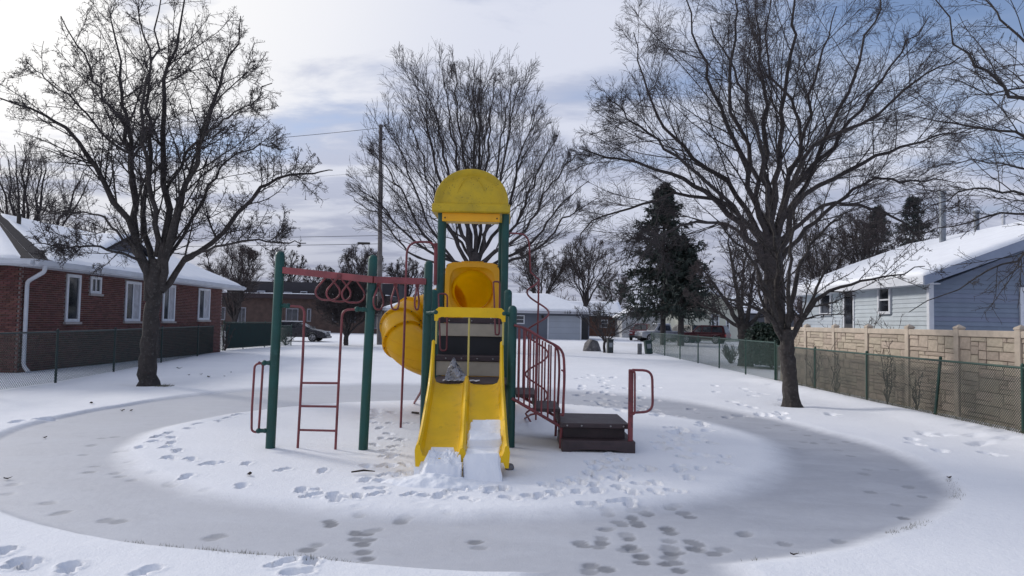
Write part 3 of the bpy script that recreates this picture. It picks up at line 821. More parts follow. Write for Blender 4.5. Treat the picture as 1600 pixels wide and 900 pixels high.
def bed_or_ground(X, Y): return np.where(Y > 8.02, bedz(Y) + .0, -.06)
def top_right(X, Y):
    t = sstep(Y + .03 * (fbm(X * 8, Y * 3, 3) - .5), 7.72, 8.03)
    s = np.where(Y > 8.0, bedz(Y) + .075, bedz(8.0) + .085 - (8.0 - Y) * .25)
    s = s + .03 * (vnoise(Y * 3.3 + .4, X * .6, 4) - .5) * 2 + .012 * (fbm(X * 9, Y * 9, 2) - .5)
    s -= .05 * np.exp(-((Y - 8.33 - .12 * X) / .018) ** 2) + .04 * np.exp(-((Y - 8.52 + .2 * X) / .015) ** 2) + .05 * np.exp(-((Y - 8.18 + .25 * (X + .3)) / .02) ** 2)
    s += .05 * sstep(Y - .12 * X, 8.36, 8.375) - .035 * sstep(Y + .2 * X, 8.52, 8.53) - .035 * sstep(Y + .25 * X, 8.04, 8.06) + .03 * (fbm(X * 4, Y * 4, 91) - .5)
    e = np.minimum(X - X.min(), X.max() - X) + .03 * (fbm(X * 5, Y * 8, 8) - .5); s -= .05 * (1 - sstep(e, 0, .025))
    return s * t + (-.06) * (1 - t) - .10 * sstep(Y + .03 * np.sin(X * 9), 8.86, 8.93)
snow_heap('snow_slab', axisx(8.3) + .04, axisx(8.3) + .455, 7.70, 8.95, top_right, bed_or_ground, 'long smooth slab of cracked snow lying down the right lane of the yellow slide')
def top_left(X, Y):
    t = sstep(Y + .05 * (vnoise(X * 20, Y * 4, 6) - .5), 7.76, 7.86)
    s = .16 + .09 * sstep(Y, 7.8, 8.1) + .10 * (fbm(X * 9, Y * 9, 12) - .5) + .09 * np.abs(vnoise(X * 24, Y * 24, 13) - .5) * sstep(Y, 7.9, 8.05)
    ch = np.floor(fbm(X * 6, Y * 6, 17) * 6) / 6; s += .08 * (ch - .5) * sstep(Y, 7.92, 8.05)
    s -= .3 * sstep(Y + .10 * (fbm(X * 9, X * 3, 66) - .5), 8.12, 8.26)
    e = X - X.min(); s -= .28 * (1 - sstep(e, 0.02, .17))
    return s * t - .06 * (1 - t)
snow_heap('snow_heap', axisx(8.0) - .54, axisx(8.0) - .005, 7.66, 8.34, top_left, lambda X, Y: np.where(Y > 8.02, bedz(Y), -.06), 'rough broken heap of snow piled at the foot of the left slide lane', 110, 150)
def skirt(X, Y):
    r = np.hypot((X + .78) / .62, (Y - 7.72) / .30); return .10 * np.clip(1 - r, 0, 1) ** .7 * (.7 + .8 * fbm(X * 7, Y * 7, 44)) - .02 + .03 * (fbm(X * 16, Y * 16, 45) - .5) * (r < 1)
snow_heap('snow_crumbs', -1.42, -.1, 7.40, 8.02, skirt, lambda X, Y: np.full_like(X, -.06), 'low crumbled snow spilling on the ground in front of the slide', 80, 40)
# printed bag on the deck
m = MB(); V = []; F = []
bp = at(710, 592, 9.98); nb = 14
for i in range(nb + 1):
    for j in range(nb + 1):
        s_, t_ = i / nb, j / nb; w = .34 * (1 - .75 * t_ ** 1.3)
        V.append((bp[0] + (s_ - .5 + .12 * (1 - t_)) * w - .02 + .0 * t_, 10.06 + .05 * math.sin(7 * s_ + 3 * t_) * (1 - t_ * .5) + .03 * random.random() + .05 * t_, .885 + .34 * t_ * (1 - .45 * abs(s_ - .4)) + .012 * random.random()))
F = [(i * (nb + 1) + j, (i + 1) * (nb + 1) + j, (i + 1) * (nb + 1) + j + 1, i * (nb + 1) + j + 1) for i in range(nb) for j in range(nb)]
n0 = len(V); V2 = [(x, y + .03 + .08 * abs(.5 - .0) * (1 - (z - .885) / .36), z) for x, y, z in V]
m.raw(V, F); m.raw(V2, [f[::-1] for f in F])
o = m.build('plastic_bag', M_PLBAG, None, smooth=False); tag(o, 'crumpled grey and white printed bag left at the top of the left slide', 'bag')
m = MB(); V = []
for i in range(13):
    for j in range(4): V.append((bp[0] - .17 + .52 * i / 12, 10.0 + .05 * j, .89 + .02 * abs(math.sin(i * 1.7 + j)) + .004))
m.raw(V, [(i * 4 + j, (i + 1) * 4 + j, (i + 1) * 4 + j + 1, i * 4 + j + 1) for i in range(12) for j in range(3)])
o = m.build('paper_scrap', mat('paper_white', (.55, .55, .56), .8, .1)); tag(o, 'thin torn paper scrap lying flat by the printed bag on the deck', 'paper')
# ------------------------------------------------------------------ chain-link fences
def chain_link(P, h, mt, name='link_mesh', parent=None, z0=.03, rw=.0026, pitch=.075):
    """two layers of crossing wires between the points P (list of (x, y)), each span its own slope"""
    V = []; F = []; n = 0
    for a, b in zip(P[:-1], P[1:]):
        a, b = np.array(a, float), np.array(b, float); L = np.linalg.norm(b - a); d = (b - a) / L; nrm = np.array([-d[1], d[0]])
        H = h - z0
        for sg in (1, -1):
            s = np.arange(-H, L + H, pitch)
            s0 = s; s1 = s + H * (1 if sg > 0 else 1)
            z_0 = np.zeros_like(s); z_1 = np.full_like(s, H)
            lo = np.maximum(0, -s0); s0c = s0 + lo; z0c = lo
            hi = np.maximum(0, s1 - L); s1c = s1 - hi; z1c = H - hi
            ok = (s1c - s0c) > .03
            s0c, s1c, z0c, z1c = s0c[ok], s1c[ok], z0c[ok], z1c[ok]
            if sg < 0: z0c, z1c = H - z0c, H - z1c
            A = a + d * s0c[:, None]; B = a + d * s1c[:, None]
            off = nrm * .003 * sg
            A3 = np.c_[A + off, z0c + z0]; B3 = np.c_[B + off, z1c + z0]
            t = B3 - A3; t /= np.linalg.norm(t, axis=1)[:, None]
            u = np.tile(np.append(nrm, 0), (len(t), 1)); w = np.cross(t, u)
            for ang in range(4):
                pass
            ring = [u * math.cos(k * math.pi / 2) + w * math.sin(k * math.pi / 2) for k in range(4)]
            VV = np.stack([A3 + r_ * rw for r_ in ring] + [B3 + r_ * rw for r_ in ring], 1)  # N,8,3
            V.append(VV.reshape(-1, 3)); m_ = len(t)
            base = n + 8 * np.arange(m_)[:, None]
            for k in range(4):
                F.append(np.concatenate([base + k, base + (k + 1) % 4, base + 4 + (k + 1) % 4, base + 4 + k], 1))
            n += 8 * m_
    V = np.vstack(V) - wloc(parent)
    me = raw_mesh(name, V, [np.vstack(F)], mt)
    return tag(link(name, me, parent), kind='stuff')


def fence(name, label, P, h, mt_link, mt_post, lean=None, rail_r=.021, pitch=.075, rw=.0026, cover=None):
    root = thing(name, (P[0][0], P[0][1], 0), label, 'fence')
    for i, (x, y) in enumerate(P):
        m = MB(); l_ = (lean or {}).get(i, (0, 0))
        m.tube([(x - l_[0], y - l_[1], -.15), (x + l_[0] * .3, y + l_[1] * .3, h + .03)], .030, 9)
        m.sphere((x + l_[0] * .3, y + l_[1] * .3, h + .045), .034, 8, 5)
        m.build('post', mt_post, root, smooth=True)
    m = MB(); m.tube([(x, y, h) for x, y in P], rail_r, 8); m.build('top_rail', mt_post, root, smooth=True)
    chain_link(P, h - .01, mt_link, parent=root, pitch=pitch, rw=rw)
    return root


# right fence: near run in front of the cast-stone fence, then the far run
RF = [(8.70, 5.5), (8.68, 8.8), (8.66, 11.95), (8.64, 14.25), (8.62, 17.1), (8.62, 20.0), (8.63, 22.9)]
fence('chain_link_fence', 'chain link fence with one leaning post in front of the stone block fence', RF, 1.14, M_LINKG, M_RAILG, lean={3: (.14, .05)}, rw=.0055, pitch=.056)
RF2 = [(8.63, 23.05), (8.65, 26.0), (8.68, 29.4), (8.7, 32.8), (8.7, 36.3), (8.72, 40.0), (8.72, 43.9)]
fence('chain_link_fence', 'green chain link fence along the side yard from the front tree back to the street', RF2, 1.24, M_LINK, M_RAILG, rw=.0035)
# short return of the far fence across the corner
LF = [(-11.1, 12.2), (-11.25, 14.9), (-11.43, 17.8), (-12.0, 21.4), (-12.85, 26.0), (-13.7, 30.9), (-14.75, 36.2)]
fence('chain_link_fence', 'dark chain link fence along the red brick house on the left', LF, 1.28, M_LINK, mat('post_dark', (.018, .035, .034), .5, .2, 4), rw=.0034)
fr = fence('screened_fence', 'dark green screened fence section with vines past the end of the brick house', [(-14.85, 36.45), (-14.6, 38.5), (-14.3, 41.0), (-14.15, 42.2)], 1.45, M_LINK, M_RAILG, rw=.004)
m = MB()
SP = [(-14.82, 36.6), (-14.57, 38.5), (-14.27, 41.0), (-14.12, 42.2)]
for (a, b) in zip(SP[:-1], SP[1:]): m.hexa([(a[0], a[1], .08), (b[0], b[1], .08), (b[0], b[1] + .012, .08), (a[0], a[1] + .012, .08), (a[0], a[1], 1.4), (b[0], b[1], 1.4), (b[0], b[1] + .012, 1.4), (a[0], a[1] + .012, 1.4)])
m.build('screen_cloth', mat('screen_cloth', (.010, .028, .026), .9, .25, 4), fr)
fence('chain_link_fence', 'short green chain link run with bare vines at the grey sedan', [(-14.1, 42.4), (-13.95, 44.8)], 1.25, M_LINK, M_RAILG, rw=.005)

# ------------------------------------------------------------------ cast-stone block fence
MF = thing('stone_block_fence', (9.15, 12.65, 0), 'tan cast stone block fence with capped posts in front of the blue house', 'fence')
mposts = [23.7, 21.8, 19.9, 18.05, 16.2, 14.4, 12.65, 10.85, 9.05]
FX = 9.15
unit = []
for k in range(3):
    r_ = np.random.RandomState(60 + k); c = .06
    def jj(): return r_.uniform(-.03, .03)
    V = []
    for (xx, s_) in ((0.5, 1.0), (-.30, 1.0), (-.5, .90)):
        for (a, b) in ((-.5, -.5), (.5, -.5), (.5, .5), (-.5, .5)): V.append((xx + (jj() * 2 if xx == -.5 else 0), a * s_ + jj() * (xx == -.5), b * s_ + jj() * (xx == -.5)))
    V.append((-.60 + jj(), jj() * 3, jj() * 3))
    F = [(l * 4 + i, l * 4 + (i + 1) % 4, l * 4 + 4 + (i + 1) % 4, l * 4 + 4 + i) for l in range(2) for i in range(4)] + [(8 + i, 8 + (i + 1) % 4, 12) for i in range(4)]
    me = bpy.data.meshes.new('stone'); me.from_pydata(V, [], F); me.materials.append(M_STONE); me.update()
    bmx = __import__('bmesh').new(); bmx.from_mesh(me); __import__('bmesh').ops.recalc_face_normals(bmx, faces=bmx.faces); bmx.to_mesh(me); bmx.free()
    unit.append(me)


def ashlar(nw, nh, r_):
    g = -np.ones((nh, nw), int); out = []
    for j in range(nh):
        for i in range(nw):
            if g[j, i] >= 0: continue
            w = r_.choice([2, 3, 4, 5, 6, 7], p=[.12, .22, .25, .20, .13, .08]); h = r_.choice([1, 2, 3], p=[.42, .46, .12])
            if w < 3: h = min(h, 2)
            w = min(w, nw - i); k = 1
            while k < w and g[j, i + k] < 0: k += 1
            w = k; h = min(h, nh - j)
            g[j:j + h, i:i + w] = len(out); out.append((i, j, w, h))
    return out


count = 0
for p_i in range(len(mposts) - 1):
    ya, yb = mposts[p_i + 1] + .075, mposts[p_i] - .075
    m = MB(); m.box((FX + .035, (ya + yb) / 2, .80), (.06, yb - ya, 1.72)); m.build('panel', M_STBACK, MF)
    pan = COL.objects[-1] if False else [o for o in MF.children if o.name.startswith('panel')][-1]
    m = MB(); m.box((FX, (ya + yb) / 2, 1.695), (.13, yb - ya, .13), ch=.012); m.build('top_rail', M_STPOST, MF)
    r_ = np.random.RandomState(100 + p_i); nw, nh = 14, 19; H0, H1 = -.02, 1.625
    cw, ch_ = (yb - ya) / nw, (H1 - H0) / nh
    stones = ashlar(nw, nh, r_)
    near = 1 <= p_i <= 6
    big = sorted(stones, key=lambda s: -(s[2] * s[3]) - (4 if s[1] > 9 else 0))[:50] if near else []
    joined = MB()
    for (i, j, w, h) in stones:
        yc_, zc_ = ya + (i + w / 2) * cw, H0 + (j + h / 2) * ch_
        sy, sz = w * cw - .010, h * ch_ - .009; th = .05 + r_.uniform(0, .018)
        if (i, j, w, h) in big and count < 296:
            o = bpy.data.objects.new('stone', unit[r_.randint(3)]); COL.objects.link(o); o.parent = pan
            q = np.array([FX - .012, yc_, zc_]) - np.array([9.15, 12.65, 0]); o.location = q; o.scale = (th, sy, sz); count += 1
        else:
            me = unit[r_.randint(3)]; V = np.array([v.co[:] for v in me.vertices]) * (th, sy, sz) + (FX - .012, yc_, zc_)
            joined.raw(V, [tuple(p.vertices) for p in me.polygons])
    if joined.n: tag(joined.build('small_stones', M_STONE, pan), kind='stuff')
for y in mposts:
    m = MB(); m.box((FX, y, .86), (.15, .15, 1.86), ch=.012); p_ = m.build('post', M_STPOST, MF)
    m = MB(); m.box((FX, y, 1.80), (.175, .175, .045), ch=.012)
    m.raw([(FX - .08, y - .08, 1.82), (FX + .08, y - .08, 1.82), (FX + .08, y + .08, 1.82), (FX - .08, y + .08, 1.82), (FX, y, 1.875)], [(0, 1, 4), (1, 2, 4), (2, 3, 4), (3, 0, 4), (3, 2, 1, 0)])
    m.build('post_cap', M_STPOST, p_)
# ------------------------------------------------------------------ houses
def win(root, plane, u0, u1, z0, z1, nrm, fw=.07, dep=.07, sash=True, vertical=None, curtain=False, sill=True, trim=None, pane_mt=None, proud=.02):
    """plane(u) -> (x, y) on the wall face; nrm = outward (x, y)"""
    trim = trim or M_TRIM
    n = np.array([nrm[0], nrm[1], 0.0]); a = np.array([*plane(u0), 0.0]); b = np.array([*plane(u1), 0.0])
    d = (b - a) / np.linalg.norm(b - a)
    def slab(mb, s0, s1, za, zb_, o0, o1):
        P = []
        for zz in (za, zb_):
            for s_, o_ in ((s0, o0), (s1, o0), (s1, o1), (s0, o1)): P.append(a + d * s_ + n * o_ + np.array([0, 0, zz]))
        mb.hexa(P)
    L = np.linalg.norm(b - a)
    m = MB(); slab(m, 0, fw, z0, z1, .005, proud + .03); slab(m, L - fw, L, z0, z1, .005, proud + .03)
    slab(m, fw, L - fw, z1 - fw, z1, .006, proud + .028); slab(m, fw, L - fw, z0, z0 + fw, .006, proud + .028)
    if sash: slab(m, fw, L - fw, (z0 + z1) / 2 - .022, (z0 + z1) / 2 + .022, .007, proud + .012)
    if vertical:
        for f in vertical: slab(m, L * f - .025, L * f + .025, z0 + fw, z1 - fw, .007, proud + .016)
    fr_ = m.build('window', trim, root)
    m = MB(); slab(m, fw, L - fw, z0 + fw, z1 - fw, -.02, .008); m.build('pane', pane_mt or M_GLASS, fr_)
    if curtain:
        m = MB(); slab(m, L * .52, L - fw, z0 + fw, z1 - fw, .009, .012); m.build('curtain', M_CURT, fr_)
    if sill:
        m = MB(); slab(m, -.06, L + .06, z0 - .075, z0 - .004, .0, .10); m.build('sill', mat('sill_stone', (.38, .35, .34), .8, .1), fr_)
    return fr_


def snow_sheet(name, P00, P10, P11, P01, th, label, nu=60, nv=26, bare=None, edge=.12, seed=1, sag=.0):
    """snow lying on a sloping roof; P00-P10 is the eave, P01-P11 the ridge"""
    P00, P10, P11, P01 = [np.asarray(p, float) for p in (P00, P10, P11, P01)]
    U, Vv = np.meshgrid(np.linspace(0, 1, nu), np.linspace(0, 1, nv))
    L = np.linalg.norm(P10 - P00); D_ = np.linalg.norm(P01 - P00)
    B = (P00 * (1 - U)[..., None] + P10 * U[..., None]) * (1 - Vv)[..., None] + (P01 * (1 - U)[..., None] + P11 * U[..., None]) * Vv[..., None]
    n = np.cross(P10 - P00, P01 - P00); n /= np.linalg.norm(n); n = n if n[2] > 0 else -n
    e = np.minimum(np.minimum(U, 1 - U) * L, np.minimum(Vv, 1 - Vv) * D_ + .05)
    t = th * sstep(e, -.02, edge) * (.75 + .5 * fbm(U * L * .7 + seed, Vv * D_ * .7, seed)) + .012 * (fbm(U * L * 5, Vv * D_ * 5, seed + 3) - .5)
    if bare is not None: t = t * (1 - bare(U, Vv)) - .02 * bare(U, Vv)
    T = B + n * t[..., None]; Bt = B - n * .006
    V = np.r_[T.reshape(-1, 3), Bt.reshape(-1, 3)]; N = nu * nv; idx = np.arange(N).reshape(nv, nu)
    Q = np.stack([idx[:-1, :-1], idx[:-1, 1:], idx[1:, 1:], idx[1:, :-1]], -1).reshape(-1, 4); F = [Q]
    for ed in (idx[0], idx[-1][::-1], idx[:, -1], idx[:, 0][::-1]): F.append(np.stack([ed[:-1], ed[:-1] + N, ed[1:] + N, ed[1:]], -1))
    me = raw_mesh(name, V, [np.vstack(F)], M_SNOW, True)
    return tag(link(name, me), label, 'snow', kind='stuff')


# ---- red brick house on the left: side wall on x = -14.3, gable end facing us at y = 20.5
BH = thing('brick_house', (-14.3, 20.5, 0), 'long low red brick house with white gutter and snowy roof behind the left tree', 'house')
WX, WY0, WY1, WH = -14.3, 20.5, 34.8, 3.12
m = MB(); m.box((WX - 4.5, (WY0 + WY1) / 2 + .02, WH / 2), (8.96, WY1 - WY0 - .04, WH)); wall = m.build('wall', M_MORT, BH)
bricks = MB(); kb = 0
bme = MB(); bme.box((0, 0, 0), (.030, .2, .056)); obx = bme.v[0]
ubrick = bpy.data.meshes.new('brick'); ubrick.from_pydata(obx.tolist(), [], bme.f); ubrick.materials.append(M_BRICK); ubrick.update()
bme2 = MB(); bme2.box((0, 0, 0), (.2, .030, .056)); ubrick2 = bpy.data.meshes.new('brick'); ubrick2.from_pydata(bme2.v[0].tolist(), [], bme2.f); ubrick2.materials.append(M_BRICK); ubrick2.update()


def wall_y(v, u):      # where the side wall is seen at column u (photo) -> (y, z)
    d = ray(u, v); t = WX / d[0]; return t, EYE + t * d[2]


wspec = []
for (u0, u1, v0, v1, cur, kind) in ((104, 126, 424, 503, False, 0), (141, 158, 427, 459, False, 1), (196, 220, 440, 502, True, 2), (255, 274, 434, 502, True, 2), (310, 328, 447, 500, True, 2)):
    ya, _ = wall_y(v0, u0); yb, _ = wall_y(v0, u1); um = (u0 + u1) / 2; ym, za = wall_y(v0, um); _, zb_ = wall_y(v1, um)
    wspec.append((ya, yb, zb_, min(za, 3.02), cur, kind))
for j in range(46):
    z = .035 + j * .0675; off = .105 * (j % 2)
    n_side = int((WY1 - WY0) / .21) + 1
    for i in range(n_side):
        y = WY0 + .10 + i * .21 + off
        if y + .1 > WY1 + .02: continue
        if any(a - .02 < y < b + .02 and c - .02 < z < d + .02 for a, b, c, d, _, _ in wspec): continue
        pr = random.uniform(-.0015, .0015)
        if 20.5 < y < 22.0 and z > 1.35 and kb < 125:
            o = bpy.data.objects.new('brick', ubrick); COL.objects.link(o); o.parent = wall; o.location = (WX - .011 + pr - WX, y - 20.5, z); kb += 1
        else: bricks.raw(obx + (WX - .011 + pr, y, z), bme.f)
    for i in range(42):
        x = WX - .10 - i * .21 - off + .105
        if x > WX: continue
        if i < 4 and kb < 295:
            o = bpy.data.objects.new('brick', ubrick2); COL.objects.link(o); o.parent = wall; o.location = (x - WX, -.0 + .011, z); kb += 1
        else: bricks.raw(bme2.v[0] + (x, WY0 + .011, z), bme2.f)
tag(bricks.build('brickwork', M_BRICK, wall), kind='stuff')
for (a, b, c, d, cur, kind) in wspec:
    win(BH, lambda u: (WX, u), a, b, c, d, (1, 0), fw=.10 if kind != 1 else .09, sash=False, vertical=[.5] if kind else None, curtain=cur)
# shallow-pitch roof with overhang
OV = .75; ez_, rz_h = 3.16, 5.35; RXr = WX - 4.5
y0r, y1r = WY0 - .6, WY1 + .75; yh = y0r + 5.2
m = MB()
for sg in (1, -1):
    xe = RXr + sg * (4.5 + OV); zt_ = ez_ - .0
    m.hexa([(RXr, yh, rz_h - .16), (xe, y0r, ez_ - .02), (xe, y1r, ez_ - .02), (RXr, y1r, rz_h - .16), (RXr, yh, rz_h), (xe, y0r, ez_ + .10), (xe, y1r, ez_ + .10), (RXr, y1r, rz_h)])
xw = RXr - 4.5 - OV; m.raw([(WX + OV, y0r, ez_ + .10), (xw, y0r, ez_ + .10), (RXr, yh, rz_h), (WX + OV, y0r, ez_ - .02), (xw, y0r, ez_ - .02)], [(0, 2, 1), (0, 1, 4, 3), (3, 4, 2)])
roof_ = m.build('roof', M_SHIN, BH)
m = MB(); m.prism([(WX, WH + .01), (WX - 9, WH + .01), (WX - 4.5, rz_h - .2)], 'y', WY1 - .10, WY1 - .02)
m.build('gable', mat('gable_board', (.33, .33, .36), .7, .1), BH)
m = MB(); m.box((WX + OV + .02, (y0r + y1r) / 2, ez_ + .02), (.03, y1r - y0r, .20)); m.build('fascia', M_TRIM, roof_)
m = MB(); m.box((WX + OV / 2, (y0r + y1r) / 2, ez_ - .07), (OV - .02, y1r - y0r - .02, .02)); m.build('soffit', M_TRIM, roof_)
m = MB(); m.box(((WX + OV + xw) / 2, y0r - .02, ez_ + .02), (WX + OV - xw, .03, .20)); m.build('fascia', M_TRIM, roof_)
m = MB(); m.box(((WX + OV + xw) / 2, y0r - .09, ez_ + .01), (WX + OV - xw, .10, .12), ch=.02); m.build('gutter', M_GUT, BH)
for yy in (y1r + .015,):
    m = MB(); m.hexa([(RXr, yy - .012, rz_h - .22), (WX + OV, yy - .012, ez_ - .10), (WX + OV, yy + .012, ez_ - .10), (RXr, yy + .012, rz_h - .22), (RXr, yy - .012, rz_h - .02), (WX + OV, yy - .012, ez_ + .09), (WX + OV, yy + .012, ez_ + .09), (RXr, yy + .012, rz_h - .02)]); m.build('rake_board', M_TRIM, roof_)
m = MB(); m.prism([(WX + OV + .03, ez_ - .05), (WX + OV + .12, ez_ - .05), (WX + OV + .14, ez_ + .07), (WX + OV + .03, ez_ + .07)], 'y', y0r, y1r); m.build('gutter', M_GUT, BH, bevel=.01)
m = MB(); m.tube(bend([(WX + OV + .08, 20.25, ez_ - .04), (WX + OV + .08, 20.25, ez_ - .22), (WX + .09, 20.62, ez_ - .5), (WX + .09, 20.64, .2), (WX + .3, 20.55, .04)], .12, 5), .058, 8)
m.build('downspout', M_GUT, BH, smooth=True)
# cross gable rising behind the front slope
gy = 29.3; m = MB(); gx = WX - 1.6
for sg in (1, -1):
    m.hexa([(gx, gy, 4.98), (gx, gy + sg * 2.6, 3.9), (WX - 6, gy + sg * 2.6, 3.9), (WX - 6, gy, 4.98), (gx, gy, 5.1), (gx, gy + sg * 2.6, 4.02), (WX - 6, gy + sg * 2.6, 4.02), (WX - 6, gy, 5.1)] if sg > 0 else
           [(gx, gy + sg * 2.6, 3.9), (gx, gy, 4.98), (WX - 6, gy, 4.98), (WX - 6, gy + sg * 2.6, 3.9), (gx, gy + sg * 2.6, 4.02), (gx, gy, 5.1), (WX - 6, gy, 5.1), (WX - 6, gy + sg * 2.6, 4.02)])
m.build('cross_gable', M_SHIN, BH)
m = MB(); m.prism([(gy - 2.4, 3.9), (gy + 2.4, 3.9), (gy, 4.9)], 'x', gx - .35, gx - .28); m.build('gable', mat('gable_dark', (.10, .10, .12), .8, .2), BH)
m = MB(); m.tube([(WX - 3.2, 24.8, 4.6), (WX - 3.2, 24.8, 5.25)], .07, 9); m.build('vent_pipe', M_BOLTD, BH)
m = MB(); m.tube([(WX - 3.6, 33.2, 4.6), (WX - 3.6, 33.2, 5.3)], .07, 9); m.build('vent_pipe', M_BOLTD, BH)


def bare1(U, Vv):
    a = 1 - sstep(U + .02 * (fbm(U * 60, Vv * 12, 3) - .5), .045, .062)
    b = (1 - sstep(Vv + .1 * (fbm(U * 30, Vv * 6, 8) - .5), .015, .05)) * .8
    return np.clip(a + b, 0, 1)
snow_sheet('roof_snow', (WX + OV + .03, y0r, ez_ + .10), (WX + OV + .03, y1r, ez_ + .10), (RXr, y1r, rz_h), (RXr, yh, rz_h), .05,
           'snow covering the street side roof slope of the red brick house with one bare shingle strip', 150, 40, bare1, seed=4)
snow_sheet('roof_snow', (xw, y0r, ez_ + .10), (WX + OV, y0r, ez_ + .10), (RXr + .05, yh, rz_h), (RXr - .05, yh, rz_h), .05, 'snow on the hipped end of the red brick house roof above the downspout', 40, 20, lambda U, Vv: (1 - sstep(1 - U, .02, .05)), seed=7)
for sg in (1, -1):
    snow_sheet('roof_snow', (gx, gy + sg * 2.6, 4.02), (WX - 6, gy + sg * 2.6, 4.02), (WX - 6, gy, 5.1), (gx, gy, 5.1), .07,
               'snow on the %s half of the small cross gable of the brick house' % ('farther' if sg > 0 else 'nearer'), 20, 14, seed=6)

# ---- blue and pale sided house on the right
HX0, HX1, HY0, HY1, EZ = 11.3, 20.3, 19.0, 27.3, 3.12
UH = thing('sided_house', (HX0, HY0, 0), 'one storey house with pale siding on its side and blue siding on its gable end', 'house')
pitch = .41
m = MB(); m.box(((HX0 + HX1) / 2, (HY0 + HY1) / 2, EZ / 2), (HX1 - HX0 - .06, HY1 - HY0 - .06, EZ)); m.build('wall', M_SIDW, UH)
def wx(u, v):
    d = ray(u, v); t = HX0 / d[0]; return t, EYE + t * d[2]
sw = []
for (u0, u1, v0, v1) in ((1374, 1394, 446, 491), (1283, 1301, 458, 493)):
    a, _ = wx(u1, v0); b, _ = wx(u0, v0); ym, za = wx((u0 + u1) / 2, v0); _, zb_ = wx((u0 + u1) / 2, v1); sw.append((a, b, zb_, za))
da, _ = wx(1336, 455); db, _ = wx(1319, 455); _, dz = wx(1328, 452)
hs = .125
nb = int(EZ / hs)
def board_x(y0, y1, z, par):          # board on the side wall (faces -x)
    m = MB(); m.hexa([(HX0 - .028, y0, z), (HX0 + .01, y0, z), (HX0 + .01, y1, z), (HX0 - .028, y1, z), (HX0 - .006, y0, z + hs), (HX0 + .01, y0, z + hs), (HX0 + .01, y1, z + hs), (HX0 - .006, y1, z + hs)])
    return m.build('siding_board', M_SIDW, par)
swall = [o for o in UH.children if o.name.startswith('wall')][0]
for k in range(nb):
    z = k * hs; cuts = [(HY0 + .06, HY1)]
    for (a, b, c, d) in sw + [(da, db, 0, dz)]:
        if z + hs > c and z < d:
            nc = []
            for (p, q) in cuts:
                if p < a < q: nc.append((p, a)); 
                if p < b < q: nc.append((b, q))
                if not (p < a < q) and not (p < b < q): nc.append((p, q))
            cuts = nc
    for p, q in cuts: board_x(p, q, z, swall)
for (a, b, c, d) in sw: win(UH, lambda u: (HX0 - .012, u), a, b, c, d, (-1, 0), fw=.085, sill=False, proud=.03)
m = MB(); m.box((HX0 - .0, (da + db) / 2, dz / 2), (.05, db - da - .16, dz - .1)); door = m.build('door', mat('door_dark', (.035, .038, .045), .4, .2, 3), UH)
m = MB(); m.box((HX0 - .015, da + .04, dz / 2), (.06, .08, dz)); m.box((HX0 - .015, db - .04, dz / 2), (.06, .08, dz)); m.box((HX0 - .017, (da + db) / 2, dz - .04), (.06, db - da - .16, .08)); m.build('door_frame', M_TRIM, UH)
m = MB(); m.box((HX0 - .032, (da + db) / 2, dz - .7), (.02, db - da - .34, .9)); m.build('pane', M_GLASS, door)
# meter box, lamp box by the corner window
# blue gable end
RX = (HX0 + HX1) / 2
gw = MB(); gw.prism([(HX0 + .03, 0), (HX1 - .03, 0), (HX1 - .03, EZ), (RX, EZ + pitch * (RX - HX0)), (HX0 + .03, EZ)], 'y', HY0 + .005, HY0 + .03); gwall = gw.build('gable_wall', M_SIDB, UH)
gwin = (at(1591, 440, HY0)[0], at(1591, 440, HY0)[0] + 1.2, at(1595, 512, HY0)[2] - .1, at(1595, 449, HY0)[2])
k = 0; z = 0.0
while z < EZ + pitch * (RX - HX0) - .1:
    lo = HX0 + .07 if z + hs < EZ else HX0 + (z + hs - EZ) / pitch; hi = HX0 + HX1 - lo
    spans = [(lo, hi)]
    if z + hs > gwin[2] and z < gwin[3]: spans = [(lo, gwin[0]), (gwin[1], hi)]
    for p, q in spans:
        m = MB(); m.hexa([(p, HY0 - .028, z), (q, HY0 - .028, z), (q, HY0 + .01, z), (p, HY0 + .01, z), (p, HY0 - .006, z + hs), (q, HY0 - .006, z + hs), (q, HY0 + .01, z + hs), (p, HY0 + .01, z + hs)]); m.build('siding_board', M_SIDB, gwall)
    z += hs
win(UH, lambda u: (u, HY0 - .012), gwin[0], gwin[1], gwin[2], gwin[3], (0, -1), fw=.10, sill=False, proud=.03)
m = MB(); m.box((HX0 + .0, HY0 - .0, EZ / 2 - .02), (.13, .13, EZ), ch=.01); m.build('corner_board', M_TRIM, UH)
# roof
oe, og = .45, .50; ze = EZ + .06 - pitch * oe * .6; zr = EZ + pitch * (RX - HX0) + .10
m = MB(); ya, yb = HY0 - og, HY1 + og
for sg in (-1, 1):
    xe = RX + sg * (RX - HX0 + oe)
    m.hexa([(RX, ya, zr - .18), (xe, ya, ze - .04), (xe, yb, ze - .04), (RX, yb, zr - .18), (RX, ya, zr), (xe, ya, ze + .10), (xe, yb, ze + .10), (RX, yb, zr)])
    
